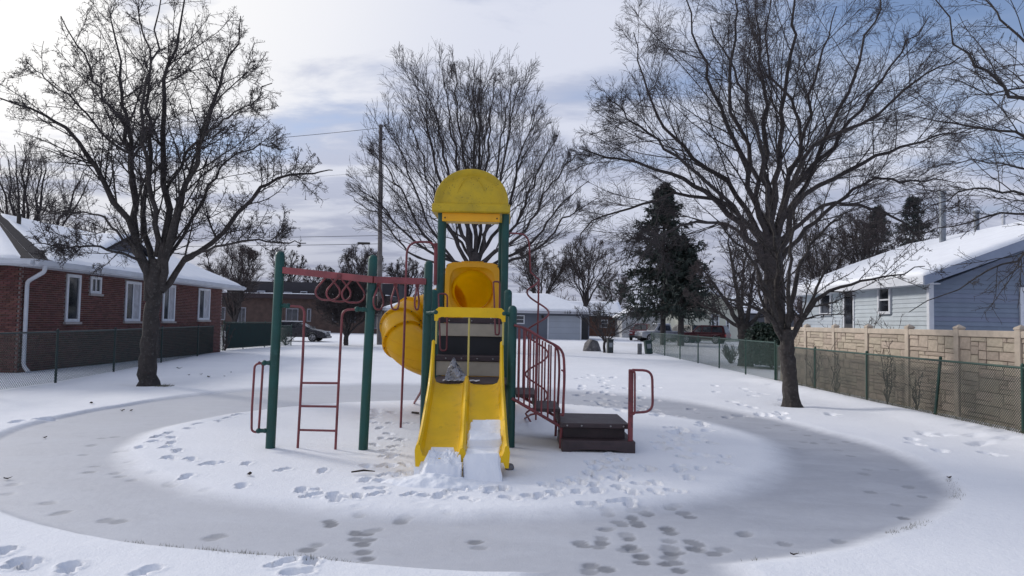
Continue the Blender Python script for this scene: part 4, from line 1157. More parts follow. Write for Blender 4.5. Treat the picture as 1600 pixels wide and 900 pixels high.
rf = m.build('roof', M_SHIN, UH)
xe = HX0 - oe
m = MB(); m.box((xe - .015, (ya + yb) / 2, ze + .0), (.03, yb - ya, .22)); m.build('fascia', M_TRIM, rf)
m = MB(); m.box((xe + oe / 2, (ya + yb) / 2, ze - .10), (oe - .03, yb - ya - .02, .02)); m.build('soffit', M_TRIM, rf)
m = MB(); m.hexa([(RX, ya - .03, zr - .30), (xe, ya - .03, ze - .14), (xe, ya, ze - .14), (RX, ya, zr - .30), (RX, ya - .03, zr - .01), (xe, ya - .03, ze + .10), (xe, ya, ze + .10), (RX, ya, zr - .01)]); m.build('rake_board', mat('rake_blue', (.23, .27, .36), .6, .06), rf)
m = MB(); m.hexa([(HX0, HY0 - .02, EZ - .02), (RX, HY0 - .02, EZ + pitch * (RX - HX0) - .12), (RX, HY0, EZ + pitch * (RX - HX0) - .12), (HX0, HY0, EZ - .02), (HX0, HY0 - .45, EZ - .12), (RX, HY0 - .45, EZ + pitch * (RX - HX0) - .14), (RX, HY0 - .4, EZ + pitch * (RX - HX0) - .12), (HX0, HY0 - .4, EZ - .1)]); m.build('rake_soffit', mat('rake_blue', (.2, .26, .42)), rf)
snow_sheet('roof_snow', (xe - .03, ya - .02, ze + .10), (xe - .03, yb, ze + .10), (RX, yb, zr), (RX, ya - .02, zr), .13, 'thick snow on the roof slope of the blue and pale sided house', 90, 46, seed=14, edge=.16)
for (u, v, dep, r_, h_, mt_, lb) in ((1473, 376, 24.0, .10, 1.75, M_BOLT, 'tall'), (1526, 352, 25.5, .09, .75, M_BOLT, 'short'), (1568, 347, 24.5, .055, .45, M_TRIM, 'white')):
    q = at(u, v, dep); 
    m = MB(); m.tube([(q[0], q[1], q[2] - .4), (q[0], q[1], q[2] + h_ * (.92 if r_ > .09 else .6))], r_, 12); 
    if r_ > .06: m.tube([(q[0], q[1], q[2] + h_ * (.92 if r_ > .09 else .6)), (q[0], q[1], q[2] + h_ * (.92 if r_ > .09 else .6) + .08)], r_ * 1.3, 12)
    m.build('flue_pipe', mat('galvanised', (.20, .22, .25), .5, .2, 5, metal=.5) if mt_ is M_BOLT else M_TRIM, UH, smooth=False)
# basement window seen through the fence end, small vent caps
# ---- garage house across the street
GD = 75.0
def gp(u, v, d=GD): return at(u, v, d)
GH = thing('garage_house', (gp(640, 530)[0], GD, 0), 'grey ranch house across the street with pale garage door and wide snowy hip roof', 'house')
gx0, gx1 = gp(600, 500)[0], gp(921, 500)[0]; M_GW = mat('grey_siding', (.13, .145, .18), .7, .08, 1)
m = MB(); m.box(((gx0 + gx1) / 2, GD + 4.5, 1.45), (gx1 - gx0, 9, 2.9)); m.build('wall', M_GW, GH)
m = MB(); a, b = gp(858, 500)[0], gp(906, 500)[0]
m.box(((a + b) / 2, GD - .03, 1.25), (b - a, .06, 2.5)); gd = m.build('garage_door', mat('door_pale', (.38, .415, .47), .6, .04, 1), GH)
for z in (.62, 1.25, 1.87):
    m = MB(); m.box(((a + b) / 2, GD - .062, z), (b - a, .01, .03)); m.build('door_groove', mat('groove_grey', (.25, .28, .33), .6, .04), gd)
for xx in (a - .1, b + .1):
    m = MB(); m.box((xx, GD - .03, 1.3), (.16, .08, 2.6)); m.build('trim', M_TRIM, GH)
m = MB(); a2, b2 = gp(909, 500)[0], gp(919, 500)[0]; m.box(((a2 + b2) / 2, GD - .02, 1.2), (b2 - a2, .06, 2.3)); m.build('entry_shade', M_DARK, GH)  # flat dark slab on the wall, shade of the recessed entry as colour
win(GH, lambda u: (u, GD), gp(805, 490)[0], gp(820, 490)[0], 1.55, 2.5, (0, -1), fw=.12, sill=False)
win(GH, lambda u: (u, GD), gp(742, 490)[0], gp(768, 490)[0], 1.2, 2.5, (0, -1), fw=.12, sill=False)
win(GH, lambda u: (u, GD), gp(620, 490)[0], gp(634, 490)[0], 1.4, 2.5, (0, -1), fw=.12, sill=False)
m = MB(); m.box((gp(848, 480)[0], GD - .05, 2.35), (.25, .1, .3)); m.build('wall_lamp', M_BOLTD, GH)
ge, gr_, hx0, hx1 = 2.95, 4.95, gp(596, 486)[0], gp(934, 487)[0]; rx1 = gp(858, 460)[0]
m = MB(); V = [(hx0, GD - .8, ge), (hx1, GD - .8, ge), (hx1, GD + 9.8, ge), (hx0, GD + 9.8, ge), (hx0 + 5.3, GD + 4.5, gr_), (rx1, GD + 4.5, gr_), (hx0, GD - .8, ge - .25), (hx1, GD - .8, ge - .25), (hx1, GD + 9.8, ge - .25), (hx0, GD + 9.8, ge - .25)]
m.raw(V, [(0, 1, 5, 4), (1, 2, 5), (2, 3, 4, 5), (3, 0, 4), (9, 8, 7, 6)]); m.build('roof', M_SHIN, GH)
m = MB(); m.raw(V, [(6, 7, 1, 0), (7, 8, 2, 1), (8, 9, 3, 2), (9, 6, 0, 3)]); m.build('fascia', mat('fascia_pale', (.45, .46, .50), .7, .05), GH)
snow_sheet('roof_snow', (hx0, GD - .85, ge + .01), (hx1, GD - .85, ge + .01), (rx1, GD + 4.5, gr_), (hx0 + 5.3, GD + 4.5, gr_), .16, 'snow on the wide front slope of the grey garage house roof', 60, 20, seed=22)
snow_sheet('roof_snow', (hx1, GD - .8, ge + .01), (hx1, GD + 9.8, ge + .01), (rx1, GD + 4.6, gr_), (rx1, GD + 4.4, gr_), .1, 'snow on the narrow hip end of the grey garage house roof', 16, 12, lambda U, Vv: sstep(Vv, .8, .5) * .0, seed=23)
try:
    tcv = bpy.data.curves.new('house_number', 'FONT'); tcv.body = '119'; tcv.size = .52; tcv.extrude = .02
    tmp = bpy.data.objects.new('t', tcv); me = tmp.to_mesh(); me2 = me.copy(); tmp.to_mesh_clear()
    me2.materials.clear(); me2.materials.append(M_DARK)
    o = link('house_number', me2, GH); o.rotation_euler = (math.pi / 2, 0, 0); q = gp(880, 491)
    o.location = (q[0] - GH.location[0], -.84, 2.72)
except Exception as e: print('text', e)


def simple_house(name, label, x0, x1, y0, dep, ew, er, wall_m, roof_axis, snowlabel, wins=(), seed=1, ov=.5, door=None):
    h = thing(name, ((x0 + x1) / 2, y0, 0), label, 'house')
    m = MB(); m.box(((x0 + x1) / 2, y0 + dep / 2, ew / 2), (x1 - x0, dep, ew)); m.build('wall', wall_m, h)
    if roof_axis == 'y':       # gable facing us
        xm = (x0 + x1) / 2
        m = MB(); m.prism([(x0, ew), (x1, ew), (xm, er - .1)], 'y', y0 + .02, y0 + dep - .02); m.build('gable', wall_m, h)
        m = MB()
        for sg, xe_ in ((-1, x0 - ov), (1, x1 + ov)):
            m.hexa([(xm, y0 - ov, er - .15), (xe_, y0 - ov, ew - .25), (xe_, y0 + dep + ov, ew - .25), (xm, y0 + dep + ov, er - .15), (xm, y0 - ov, er + .02), (xe_, y0 - ov, ew - .08), (xe_, y0 + dep + ov, ew - .08), (xm, y0 + dep + ov, er + .02)])
        m.build('roof', M_SHIN, h)
        for sg, xe_ in ((-1, x0 - ov), (1, x1 + ov)):
            snow_sheet('roof_snow', (xe_, y0 - ov, ew - .07), (xe_, y0 + dep + ov, ew - .07), (xm, y0 + dep + ov, er + .03), (xm, y0 - ov, er + .03), .14, snowlabel + (' on its left slope' if sg < 0 else ' on its right slope'), 24, 14, seed=seed)
        for xe_ in (x0 - ov, x1 + ov):
            m = MB(); m.hexa([(xm, y0 - ov - .04, er - .25), (xe_, y0 - ov - .04, ew - .33), (xe_, y0 - ov, ew - .33), (xm, y0 - ov, er - .25), (xm, y0 - ov - .04, er), (xe_, y0 - ov - .04, ew - .07), (xe_, y0 - ov, ew - .07), (xm, y0 - ov, er)]); m.build('rake_board', M_TRIM, h)
    else:
        ym = y0 + dep / 2
        m = MB()
        for ye_ in (y0 - ov, y0 + dep + ov):
            m.hexa([(x0 - ov, ye_, ew - .25), (x1 + ov, ye_, ew - .25), (x1 + ov, ym, er - .15), (x0 - ov, ym, er - .15), (x0 - ov, ye_, ew - .08), (x1 + ov, ye_, ew - .08), (x1 + ov, ym, er), (x0 - ov, ym, er)])
        m.prism([(y0, ew - .1), (y0 + dep, ew - .1), (ym, er - .1)], 'x', x0, x1)
        m.build('roof', M_SHIN, h)
        snow_sheet('roof_snow', (x0 - ov, y0 - ov, ew - .07), (x1 + ov, y0 - ov, ew - .07), (x1 + ov, ym, er + .01), (x0 - ov, ym, er + .01), .14, snowlabel, 40, 14, seed=seed)
    for (a, b, c, d) in wins: win(h, lambda u: (u, y0), a, b, c, d, (0, -1), fw=.10, sill=False)
    return h


q0, q1 = at(918, 500, 98)[0], at(968, 500, 98)[0]
simple_house('brick_bungalow', 'small brown brick bungalow with a snowy roof behind the grey garage house', q0 - 6, q1, 98, 8, 2.9, 4.9, mat('brown_brick', (.12, .06, .042), .9, .25, 2), 'x', 'snow on the brown brick bungalow roof', [(q1 - 2.6, q1 - 1.6, 1.2, 2.3)], 31)
q0, q1 = at(1062, 500, 80)[0], at(1153, 500, 80)[0]
simple_house('cream_house', 'cream sided house with paired windows behind the parked cars', q0, q1, 80, 9, 3.6, 5.9, mat('cream_siding', (.52, .53, .45), .7, .05, 1), 'y', 'snow on the cream house roof',
             [(at(1111, 500, 80)[0], at(1117, 500, 80)[0], 1.6, 3.0), (at(1117.6, 500, 80)[0], at(1123.6, 500, 80)[0], 1.6, 3.0), (at(1134, 500, 80)[0], at(1140, 500, 80)[0], 1.3, 2.6)], 41)
q0, q1 = at(1156, 500, 84)[0], at(1240, 500, 84)[0]
simple_house('grey_house', 'dark grey house half hidden behind the big maple trunk', q0, q1, 84, 9, 3.4, 5.4, mat('grey_dark_siding', (.10, .105, .12), .8, .1, 1), 'x', 'snow on the dark grey house roof', [(at(1174, 500, 84)[0], at(1184, 500, 84)[0], 1.2, 2.4)], 43)
q0, q1 = at(972, 500, 92)[0], at(1040, 500, 92)[0]
simple_house('white_garage', 'low white garage behind the spruce with a snowy roof', q0, q1, 92, 8, 2.7, 4.3, mat('dull_white', (.40, .41, .43), .7, .08, 1), 'y', 'snow on the low white garage roof', [], 47)

# ---- long low brick school building at the left back
SD = 86.0
sx0, sx1 = at(290, 480, SD)[0], at(603, 480, SD)[0]
SB = thing('school_building', ((sx0 + sx1) / 2, SD, 0), 'long flat roofed dark brick building behind the grey sedan', 'building')
m = MB(); m.box(((sx0 + sx1) / 2, SD + 6, 2.05), (sx1 - sx0, 12, 4.1)); m.build('wall', mat('dark_brick', (.080, .052, .044), .9, .25, 1.5), SB)
m = MB(); m.box(((sx0 + sx1) / 2, SD + 5.8, 4.35), (sx1 - sx0 + 1.2, 13, .55)); m.build('fascia', mat('fascia_dark', (.035, .022, .026), .8, .2, 1), SB)
m = MB(); m.box(((sx0 + sx1) / 2 + 2, SD + 9, 5.4), ((sx1 - sx0) * .9, 9, 1.9)); m.build('upper_storey', mat('upper_dark', (.030, .028, .034), .8, .2, 1), SB)
for (u0, u1, v0, v1) in ((402, 414, 454, 463), (444, 456, 456, 464), (498, 512, 457, 466), (470, 480, 455, 462)):
    d_ = SD + 4.4; a, b = at(u0, v0, d_), at(u1, v1, d_)
    m = MB(); m.box(((a[0] + b[0]) / 2, d_, (a[2] + b[2]) / 2), (b[0] - a[0], .2, a[2] - b[2])); w_ = m.build('clerestory_window', mat('frosted_light', (.42, .44, .50), .5, .1), SB)
    m = MB(); m.box(((a[0] + b[0]) / 2, d_ - .11, (a[2] + b[2]) / 2), ((b[0] - a[0]) * .8, .05, (a[2] - b[2]) * .6)); m.build('pane', M_GLASS, w_)
for (u0, u1) in ((318, 330), (345, 352), (372, 384), (447, 466), (480, 486), (520, 530), (548, 556), (575, 590)):
    a, b = at(u0, 480, SD), at(u1, 500, SD); win(SB, lambda u: (u, SD), a[0], b[0], .6 if u1 - u0 > 10 else 1.3, 2.9, (0, -1), fw=.12, sill=False, trim=mat('frame_grey', (.22, .22, .25), .6, .1), vertical=[.5] if u1 - u0 > 10 else None, sash=False)
snow_sheet('roof_snow', (sx0 - .6, SD - .75, 4.64), (sx1 + .6, SD - .75, 4.64), (sx1 + .6, SD + 4.4, 4.66), (sx0 - .6, SD + 4.4, 4.66), .10, 'thin snow on the flat roof edge of the dark brick school building', 60, 8, seed=51)
# ------------------------------------------------------------------ vehicles
def car(name, label, cat, loc, rz, body_c, P, roof_pts, L, Wd, wheel_r, wheels_x, glass_band, box=None, snow=False):
    """P: side outline of the body (x, z), roof_pts: outline of the cabin; car faces +x"""
    root = thing(name, loc, label, cat); root.rotation_euler = (0, 0, rz)
    mtb = mat('paint_%s' % name + '_%d' % int(body_c[0] * 1000 + body_c[1] * 100), body_c, .28, .05, 2, metal=.3)
    def bld(mb, nm, mt, par, **k):
        V = np.vstack(mb.v); me = bpy.data.meshes.new(nm); me.from_pydata(V.tolist(), [], mb.f); me.materials.append(mt)
        if k.get('smooth'): me.shade_smooth(); me.set_sharp_from_angle(angle=R(35))
        o = link(nm, me, par)
        if k.get('bevel'):
            md = o.modifiers.new('bevel', 'BEVEL'); md.width = k['bevel']; md.segments = 3; md.limit_method = 'ANGLE'
        return o
    hw_ = Wd / 2
    def loft(pts, half, inset):
        n = len(pts); V = []; c = np.mean(pts, axis=0)
        for (sg, k) in ((-1, 1), (-1, 0), (1, 0), (1, 1)):
            for (x, z) in pts:
                w = half(x, z) - (.0 if k else .07); q = np.array([x, z])
                if k: q = q + (c - q) / np.linalg.norm(c - q) * inset
                V.append((q[0], sg * w, q[1]))
        F = [(l * n + i, l * n + (i + 1) % n, (l + 1) * n + (i + 1) % n, (l + 1) * n + i) for l in range(3) for i in range(n)]
        F += [tuple(range(n - 1, -1, -1)), tuple(range(3 * n, 4 * n))]
        mb = MB(); mb.raw(V, F); return mb
    zs = max(p[1] for p in P)
    hf = lambda x, z: hw_ - .10 * max(0, (abs(x) - L * .38) / (L * .12)) ** 2 * .9 - .04 * max(0, (z - .8) / .3)
    # wheel arches cut into the outline
    out = []
    bot = [p for p in P if p[1] < .36]
    pts = []
    for p in P: pts.append(p)
    arch_pts = []
    for wxp in sorted(wheels_x):
        arch_pts += [(wxp + (wheel_r + .06) * math.cos(a), wheel_r + (wheel_r + .06) * math.sin(a)) for a in np.linspace(math.pi, 0, 9)]
    pts = pts + [q for q in arch_pts if q[1] > .18]
    body = bld(loft(np.array(pts), hf, .05), 'body', mtb, root, smooth=False, bevel=.03)
    zb0 = min(p[1] for p in roof_pts)
    hc = lambda x, z: hw_ - .09 - .26 * (z - zb0)
    cab = bld(loft(np.array(roof_pts), hc, .02), 'cabin', mtb, root, bevel=.03)
    for sg in (-1, 1):
        for k, band in enumerate(glass_band):
            mb = MB(); V = [(x, sg * (hc(x, z) + .004), z) for x, z in band] + [(x, sg * (hc(x, z) - .03), z) for x, z in band]; n = len(band)
            mb.raw(V, [tuple(range(n)), tuple(range(2 * n - 1, n - 1, -1))] + [(i, n + i, n + (i + 1) % n, (i + 1) % n) for i in range(n)]); bld(mb, 'side_window', M_GLASS, cab)
    # windscreen and rear window follow the ends of the cabin outline
    rp = roof_pts
    for (a, b, nm) in ((rp[0], rp[1], 'rear_window'), (rp[-1], rp[-2], 'windscreen')):
        a, b = np.array(a), np.array(b); a = a * .88 + b * .12; b2_ = b * .9 + np.array(a) * .1; o_ = .012 * (-1 if nm == 'rear_window' else 1)
        mb = MB(); wa, wb = hc(*a) - .10, hc(*b2_) - .10
        V = [(a[0] + o_, -wa, a[1]), (a[0] + o_, wa, a[1]), (b2_[0] + o_, wb, b2_[1] + .004), (b2_[0] + o_, -wb, b2_[1] + .004)]
        V += [(x - o_ * 2, y, z - .01) for x, y, z in V]; mb.hexa([V[i] for i in (4, 5, 6, 7, 0, 1, 2, 3)]); bld(mb, nm, M_GLASS, cab)
    for wxp in wheels_x:
        for sg in (-1, 1):
            mb = MB(); yo = sg * (hw_ - .10)
            mb.tube([(wxp, yo - .1, wheel_r), (wxp, yo + .1, wheel_r)], wheel_r, 22); wh = bld(mb, 'wheel', mat('tyre', (.02, .02, .022), .85, .2, 10), root, bevel=.015)
            mb = MB(); mb.tube([(wxp, yo + sg * .095, wheel_r), (wxp, yo + sg * .112, wheel_r)], wheel_r * .64, 20); rim = bld(mb, 'rim', mat('rim_dark', (.05, .05, .055), .5, .1), wh)
            mb = MB()
            for k in range(5):
                a = k * 2 * math.pi / 5 + .3
                mb.tube([(wxp, yo + sg * .118, wheel_r), (wxp + wheel_r * .62 * math.cos(a), yo + sg * .118, wheel_r + wheel_r * .62 * math.sin(a))], .032, 5)
            mb.tube([(wxp + wheel_r * .62 * math.cos(a), yo + sg * .118, wheel_r + wheel_r * .62 * math.sin(a)) for a in np.linspace(0, 2 * math.pi, 21)], .018, 5)
            bld(mb, 'spokes', mat('rim_silver', (.42, .42, .44), .35, .1, metal=.6), wh)
    xf = max(p[0] for p in P); xr = min(p[0] for p in P); zl = zs * .72
    for sg in (-1, 1):
        mb = MB(); mb.box((xf - .14, sg * (hw_ - .30), zl), (.24, .34, .13), ch=.03); bld(mb, 'headlight', mat('lamp_clear', (.5, .52, .55), .15, .1), root)
        mb = MB(); mb.box((xr + .06, sg * (hw_ - .20), zl + .06), (.12, .22, .22), ch=.03); bld(mb, 'tail_light', mat('lamp_red', (.30, .01, .012), .3, .1), root)
        mb = MB(); mb.box((rp[-1][0] - .25, sg * (hw_ + .04), rp[-1][1] + .09), (.14, .2, .13), ch=.03); bld(mb, 'wing_mirror', mtb, root)
        for xd in (rp[-1][0] - .55, (rp[0][0] + rp[-1][0]) / 2 - .1):
            mb = MB(); mb.box((xd, sg * (hw_ - .008), zs * .62), (.014, .02, zs * .55)); bld(mb, 'door_gap', M_DARK, root)
            mb = MB(); mb.box((xd - .18, sg * (hw_ + .004), zs * .86), (.16, .03, .03), ch=.008); bld(mb, 'door_handle', mtb, root)
    mb = MB(); mb.box((xf + .0, 0, .40), (.06, Wd * .62, .18), ch=.02); bld(mb, 'grille', M_DARK, root)
    for xx in (xf + .03, xr - .02):
        mb = MB(); mb.box((xx, 0, .34 if wheel_r < .38 else .5), (.09, Wd * .86, .16), ch=.03); bld(mb, 'bumper', mtb if wheel_r < .36 else M_DARK, root)
    if snow:
        mb = MB(); zt_ = max(p[1] for p in rp); xs_ = [p[0] for p in rp if p[1] > zt_ - .12]
        mb.box(((min(xs_) + max(xs_)) / 2, 0, zt_ + .02), (max(xs_) - min(xs_) + .1, hc(0, zt_) * 1.8, .06), ch=.025)
        o = bld(mb, 'snow_layer', M_SNOW, cab)
    return root


sedan_P = [(-2.33, .30), (-2.36, .62), (-2.30, .90), (-1.9, 1.00), (-.9, .98), (.6, .97), (.95, .96), (1.6, .88), (2.05, .78), (2.30, .62), (2.36, .42), (2.28, .24)][::-1]
sedan_R = [(-2.0, .97), (-1.25, 1.36), (-.85, 1.44), (-.1, 1.46), (.35, 1.40), (1.25, .95)]
band1 = [(-1.55, 1.02), (-1.15, 1.30), (-.75, 1.37), (-.42, 1.38), (-.42, 1.01)]
band2 = [(-.34, 1.01), (-.34, 1.385), (-.05, 1.39), (.28, 1.34), (.98, 1.00)]
b = onground(440, 534)
car('grey_sedan', 'dark grey sedan parked side on behind the left green post', 'car', (at(463, 520, 53)[0] + .05, 53, 0), 0, (.038, .037, .045), sedan_P, sedan_R, 4.7, 1.8, .33, (-1.42, 1.42), (band1, band2), snow=True)
suv_P = [(-2.4, .42), (-2.42, 1.02), (-2.36, 1.08), (1.0, 1.08), (1.2, 1.08), (2.15, 1.02), (2.38, .92), (2.42, .45)][::-1]
suv_R = [(-2.36, 1.05), (-2.12, 1.74), (-1.9, 1.80), (.1, 1.80), (.4, 1.74), (1.05, 1.05)]
sb1 = [(-2.1, 1.12), (-1.95, 1.62), (-1.05, 1.66), (-1.05, 1.12)]; sb2 = [(-.97, 1.12), (-.97, 1.66), (-.1, 1.66), (-.1, 1.12)]; sb3 = [(0, 1.12), (0, 1.66), (.25, 1.62), (.78, 1.12)]
car('dark_red_suv', 'maroon boxy suv parked rightmost in front of the cream house', 'car', (at(1100, 520, 70)[0], 70, 0), R(146), (.045, .008, .012), suv_P, suv_R, 4.9, 1.85, .38, (-1.45, 1.45), (sb1, sb2, sb3))
car('dark_suv', 'black suv parked between the spruce trunk and the maroon suv', 'car', (at(1066, 520, 74)[0], 74, 0), R(120), (.012, .013, .016), suv_P, suv_R, 4.8, 1.85, .38, (-1.45, 1.45), (sb1, sb2, sb3))
pk_P = [(-2.75, .5), (-2.75, 1.12), (-.65, 1.12), (1.1, 1.12), (2.3, 1.08), (2.6, .98), (2.65, .5)][::-1]
pk_R = [(-.75, 1.1), (-.62, 1.78), (-.4, 1.84), (.5, 1.84), (.75, 1.78), (1.3, 1.1)]
pb = [(-.58, 1.16), (-.5, 1.70), (.02, 1.72), (.02, 1.16)]; pb2 = [(.1, 1.16), (.1, 1.72), (.6, 1.68), (1.02, 1.16)]
car('white_pickup', 'white pickup truck parked behind the spruce trunks', 'truck', (at(1034, 520, 72)[0], 72, 0), R(196), (.30, .31, .34), pk_P, pk_R, 5.4, 1.9, .40, (-1.75, 1.75), (pb, pb2), snow=True)
car('red_pickup', 'bright red pickup truck parked leftmost of the parked vehicles', 'truck', (at(1004, 520, 78)[0], 78, 0), R(246), (.11, .012, .016), pk_P, pk_R, 5.2, 1.9, .40, (-1.7, 1.7), (pb, pb2))

# ------------------------------------------------------------------ pole, wires, boulder, small posts
PO = thing('utility_pole', (at(593, 500, 49)[0], 49, 0), 'tall weathered wooden utility pole left of the playground tower', 'pole')
pt, pb_ = at(595, 195, 49), at(593, 534, 49)
m = MB(); m.tube([(pb_[0], 49, -.2), (pt[0], 49, pt[2])], [.19, .125], 12); m.build('shaft', M_POLE, PO, smooth=True)
m = MB(); m.tube([(pt[0] + .25, 48.95, pt[2] - 2.0), (pt[0] + .28, 48.95, pt[2] - 6)], .02, 5); m.build('conduit', M_BOLTD, PO)
for dz in (.15, 1.1):
    m = MB(); m.tube([(pt[0] - .1, 49, pt[2] - dz), (pt[0] + .28, 48.9, pt[2] - dz + .05)], .035, 6); m.sphere((pt[0] + .3, 48.9, pt[2] - dz + .06), .08, 8, 6); m.build('insulator', M_BOLTD, PO)
def wire(p, q, sag, label, r=.016):
    P = [p * (1 - t) + q * t - np.array([0, 0, sag * 4 * t * (1 - t)]) for t in np.linspace(0, 1, 30)]
    m = MB(); m.tube(P, r, 5); o = m.build('utility_wire', M_WIRE); tag(o, label, 'wire')
wire(at(593, 200, 49), at(-300, 232, 60), .9, 'highest thin wire running left from the top of the utility pole', .018)
wire(at(594, 368, 49), at(-500, 362, 75), .5, 'upper of the two low wires running left from the utility pole', .018)
wire(at(594, 381, 49), at(-500, 372, 75), .5, 'lower of the two low wires running left past the left tree', .018)
wire(at(594, 268, 49), at(-300, 300, 58), .6, 'middle thin wire between the tall pole and the left tree crown', .008)
m = MB(); a, b = at(559, 380, 49), at(578, 380.5, 49); m.tube([a, b], .085, 8); o = m.build('wire_splice_case', M_BOLTD); tag(o, 'dark cylindrical splice case hanging on the low wire beside the pole', 'cable box')
# second distant pole, right of centre
# boulder
bmx = __import__('bmesh')
def boulder(c, s, label):
    bm = bmx.new(); bmx.ops.create_icosphere(bm, subdivisions=4, radius=1.0)
    for v in bm.verts:
        p = np.array(v.co); 
        for nrm, dd in (((.9, -.2, .35), .72), ((-.75, -.3, .6), .66), ((.1, -.9, .3), .72), ((0.25, 0, 1), .80), ((-.9, .2, .1), .85), ((.5, -.6, .6), .78)):
            n_ = np.array(nrm) / np.linalg.norm(nrm); k = p.dot(n_) - dd
            if k > 0: p = p - n_ * k * .92
        p = p * (1 + .05 * (float(fbm(np.array(p[0] * 3 + 9), np.array(p[2] * 3 + p[1] * 2 + 9), 5)) - .5))
        v.co = p * s
    me = bpy.data.meshes.new('boulder'); bm.to_mesh(me); bm.free(); me.materials.append(M_BOULD)
    o = link('boulder', me); o.location = c; tag(o, label, 'boulder'); return o
q = at(925, 545, 45); boulder((q[0], 45, .18), (.64, .5, .66), 'grey angular boulder sitting in snow beside the small bare tree')
# bollards and boxes
def stub(u, v, w, h, d, dep, mt, name, label, cat, lean=0.0):
    p = at(u, v, dep); root = thing(name, (p[0], dep, 0), label, cat); root.rotation_euler = (0, lean, .2)
    mb = MB(); 
    if name == 'concrete_bollard': mb.tube([(0, 0, -.1), (0, 0, h)], w / 2, 12); 
    else: mb.box((0, 0, h / 2), (w, d, h), ch=.03)
    V = np.vstack(mb.v); me = bpy.data.meshes.new('body'); me.from_pydata(V.tolist(), [], mb.f); me.materials.append(mt); link('body', me, root)
    if name != 'concrete_bollard':
        mb = MB(); mb.box((0, -d / 2 - .008, h * .62), (w * .62, .012, h * .36)); me = bpy.data.meshes.new('panel'); me.from_pydata(np.vstack(mb.v).tolist(), [], mb.f); me.materials.append(mat('panel_pale', (.22, .24, .26), .6, .2)); link('panel', me, root)
        mb = MB(); mb.box((0, 0, h + .02), (w + .05, d + .05, .05), ch=.015); me = bpy.data.meshes.new('cap'); me.from_pydata(np.vstack(mb.v).tolist(), [], mb.f); me.materials.append(mt); link('cap', me, root)
    else:
        mb = MB(); mb.sphere((0, 0, h), w / 2, 12, 6, (1, 1, .4)); me = bpy.data.meshes.new('cap'); me.from_pydata(np.vstack(mb.v).tolist(), [], mb.f); me.materials.append(M_SNOW); link('cap', me, root)
stub(953, 545, .34, .78, .3, 42.5, mat('box_dark', (.03, .038, .04), .7, .2), 'utility_box', 'dark utility box with pale panel beside the small bare tree and boulder', 'utility box')
stub(999.5, 545, .26, .62, .26, 41.5, mat('bollard_grey', (.12, .125, .13), .8, .2), 'concrete_bollard', 'short round grey bollard left of the green fence end', 'bollard')
stub(1014, 545, .40, .76, .3, 42.0, mat('box_green', (.022, .050, .045), .7, .2), 'utility_box', 'tilted dark green utility box at the end of the green chain link fence', 'utility box', R(-7))
# ------------------------------------------------------------------ trees
def nz(a): return a / (np.linalg.norm(a, axis=-1, keepdims=True) + 1e-9)


def branch_mesh(groups):
    """groups: list of (P (N,S,3), Rad (N,S), k) -> vertices, quads"""
    VV, FF, n0 = [], [], 0
    for P, Rd, k in groups:
        if len(P) == 0: continue
        N, S, _ = P.shape
        T = nz(np.gradient(P, axis=1)); mt = nz(P[:, -1] - P[:, 0])
        ref = np.where(np.abs(mt[:, 2:3]) > .8, np.array([[1.0, .2, 0]]), np.array([[0, 0.1, 1.0]]))
        U = nz(np.cross(T, ref[:, None, :])); Wv = np.cross(T, U)
        a = np.arange(k) * 2 * math.pi / k
        V = P[:, :, None] + Rd[:, :, None, None] * (np.cos(a)[None, None, :, None] * U[:, :, None] + np.sin(a)[None, None, :, None] * Wv[:, :, None])
        idx = (np.arange(N * S * k).reshape(N, S, k) + n0)
        nx_ = np.roll(idx, -1, axis=2)
        Q = np.stack([idx[:, :-1], nx_[:, :-1], nx_[:, 1:], idx[:, 1:]], -1).reshape(-1, 4)
        VV.append(V.reshape(-1, 3)); FF.append(Q); n0 += N * S * k
    return np.vstack(VV), np.vstack(FF)


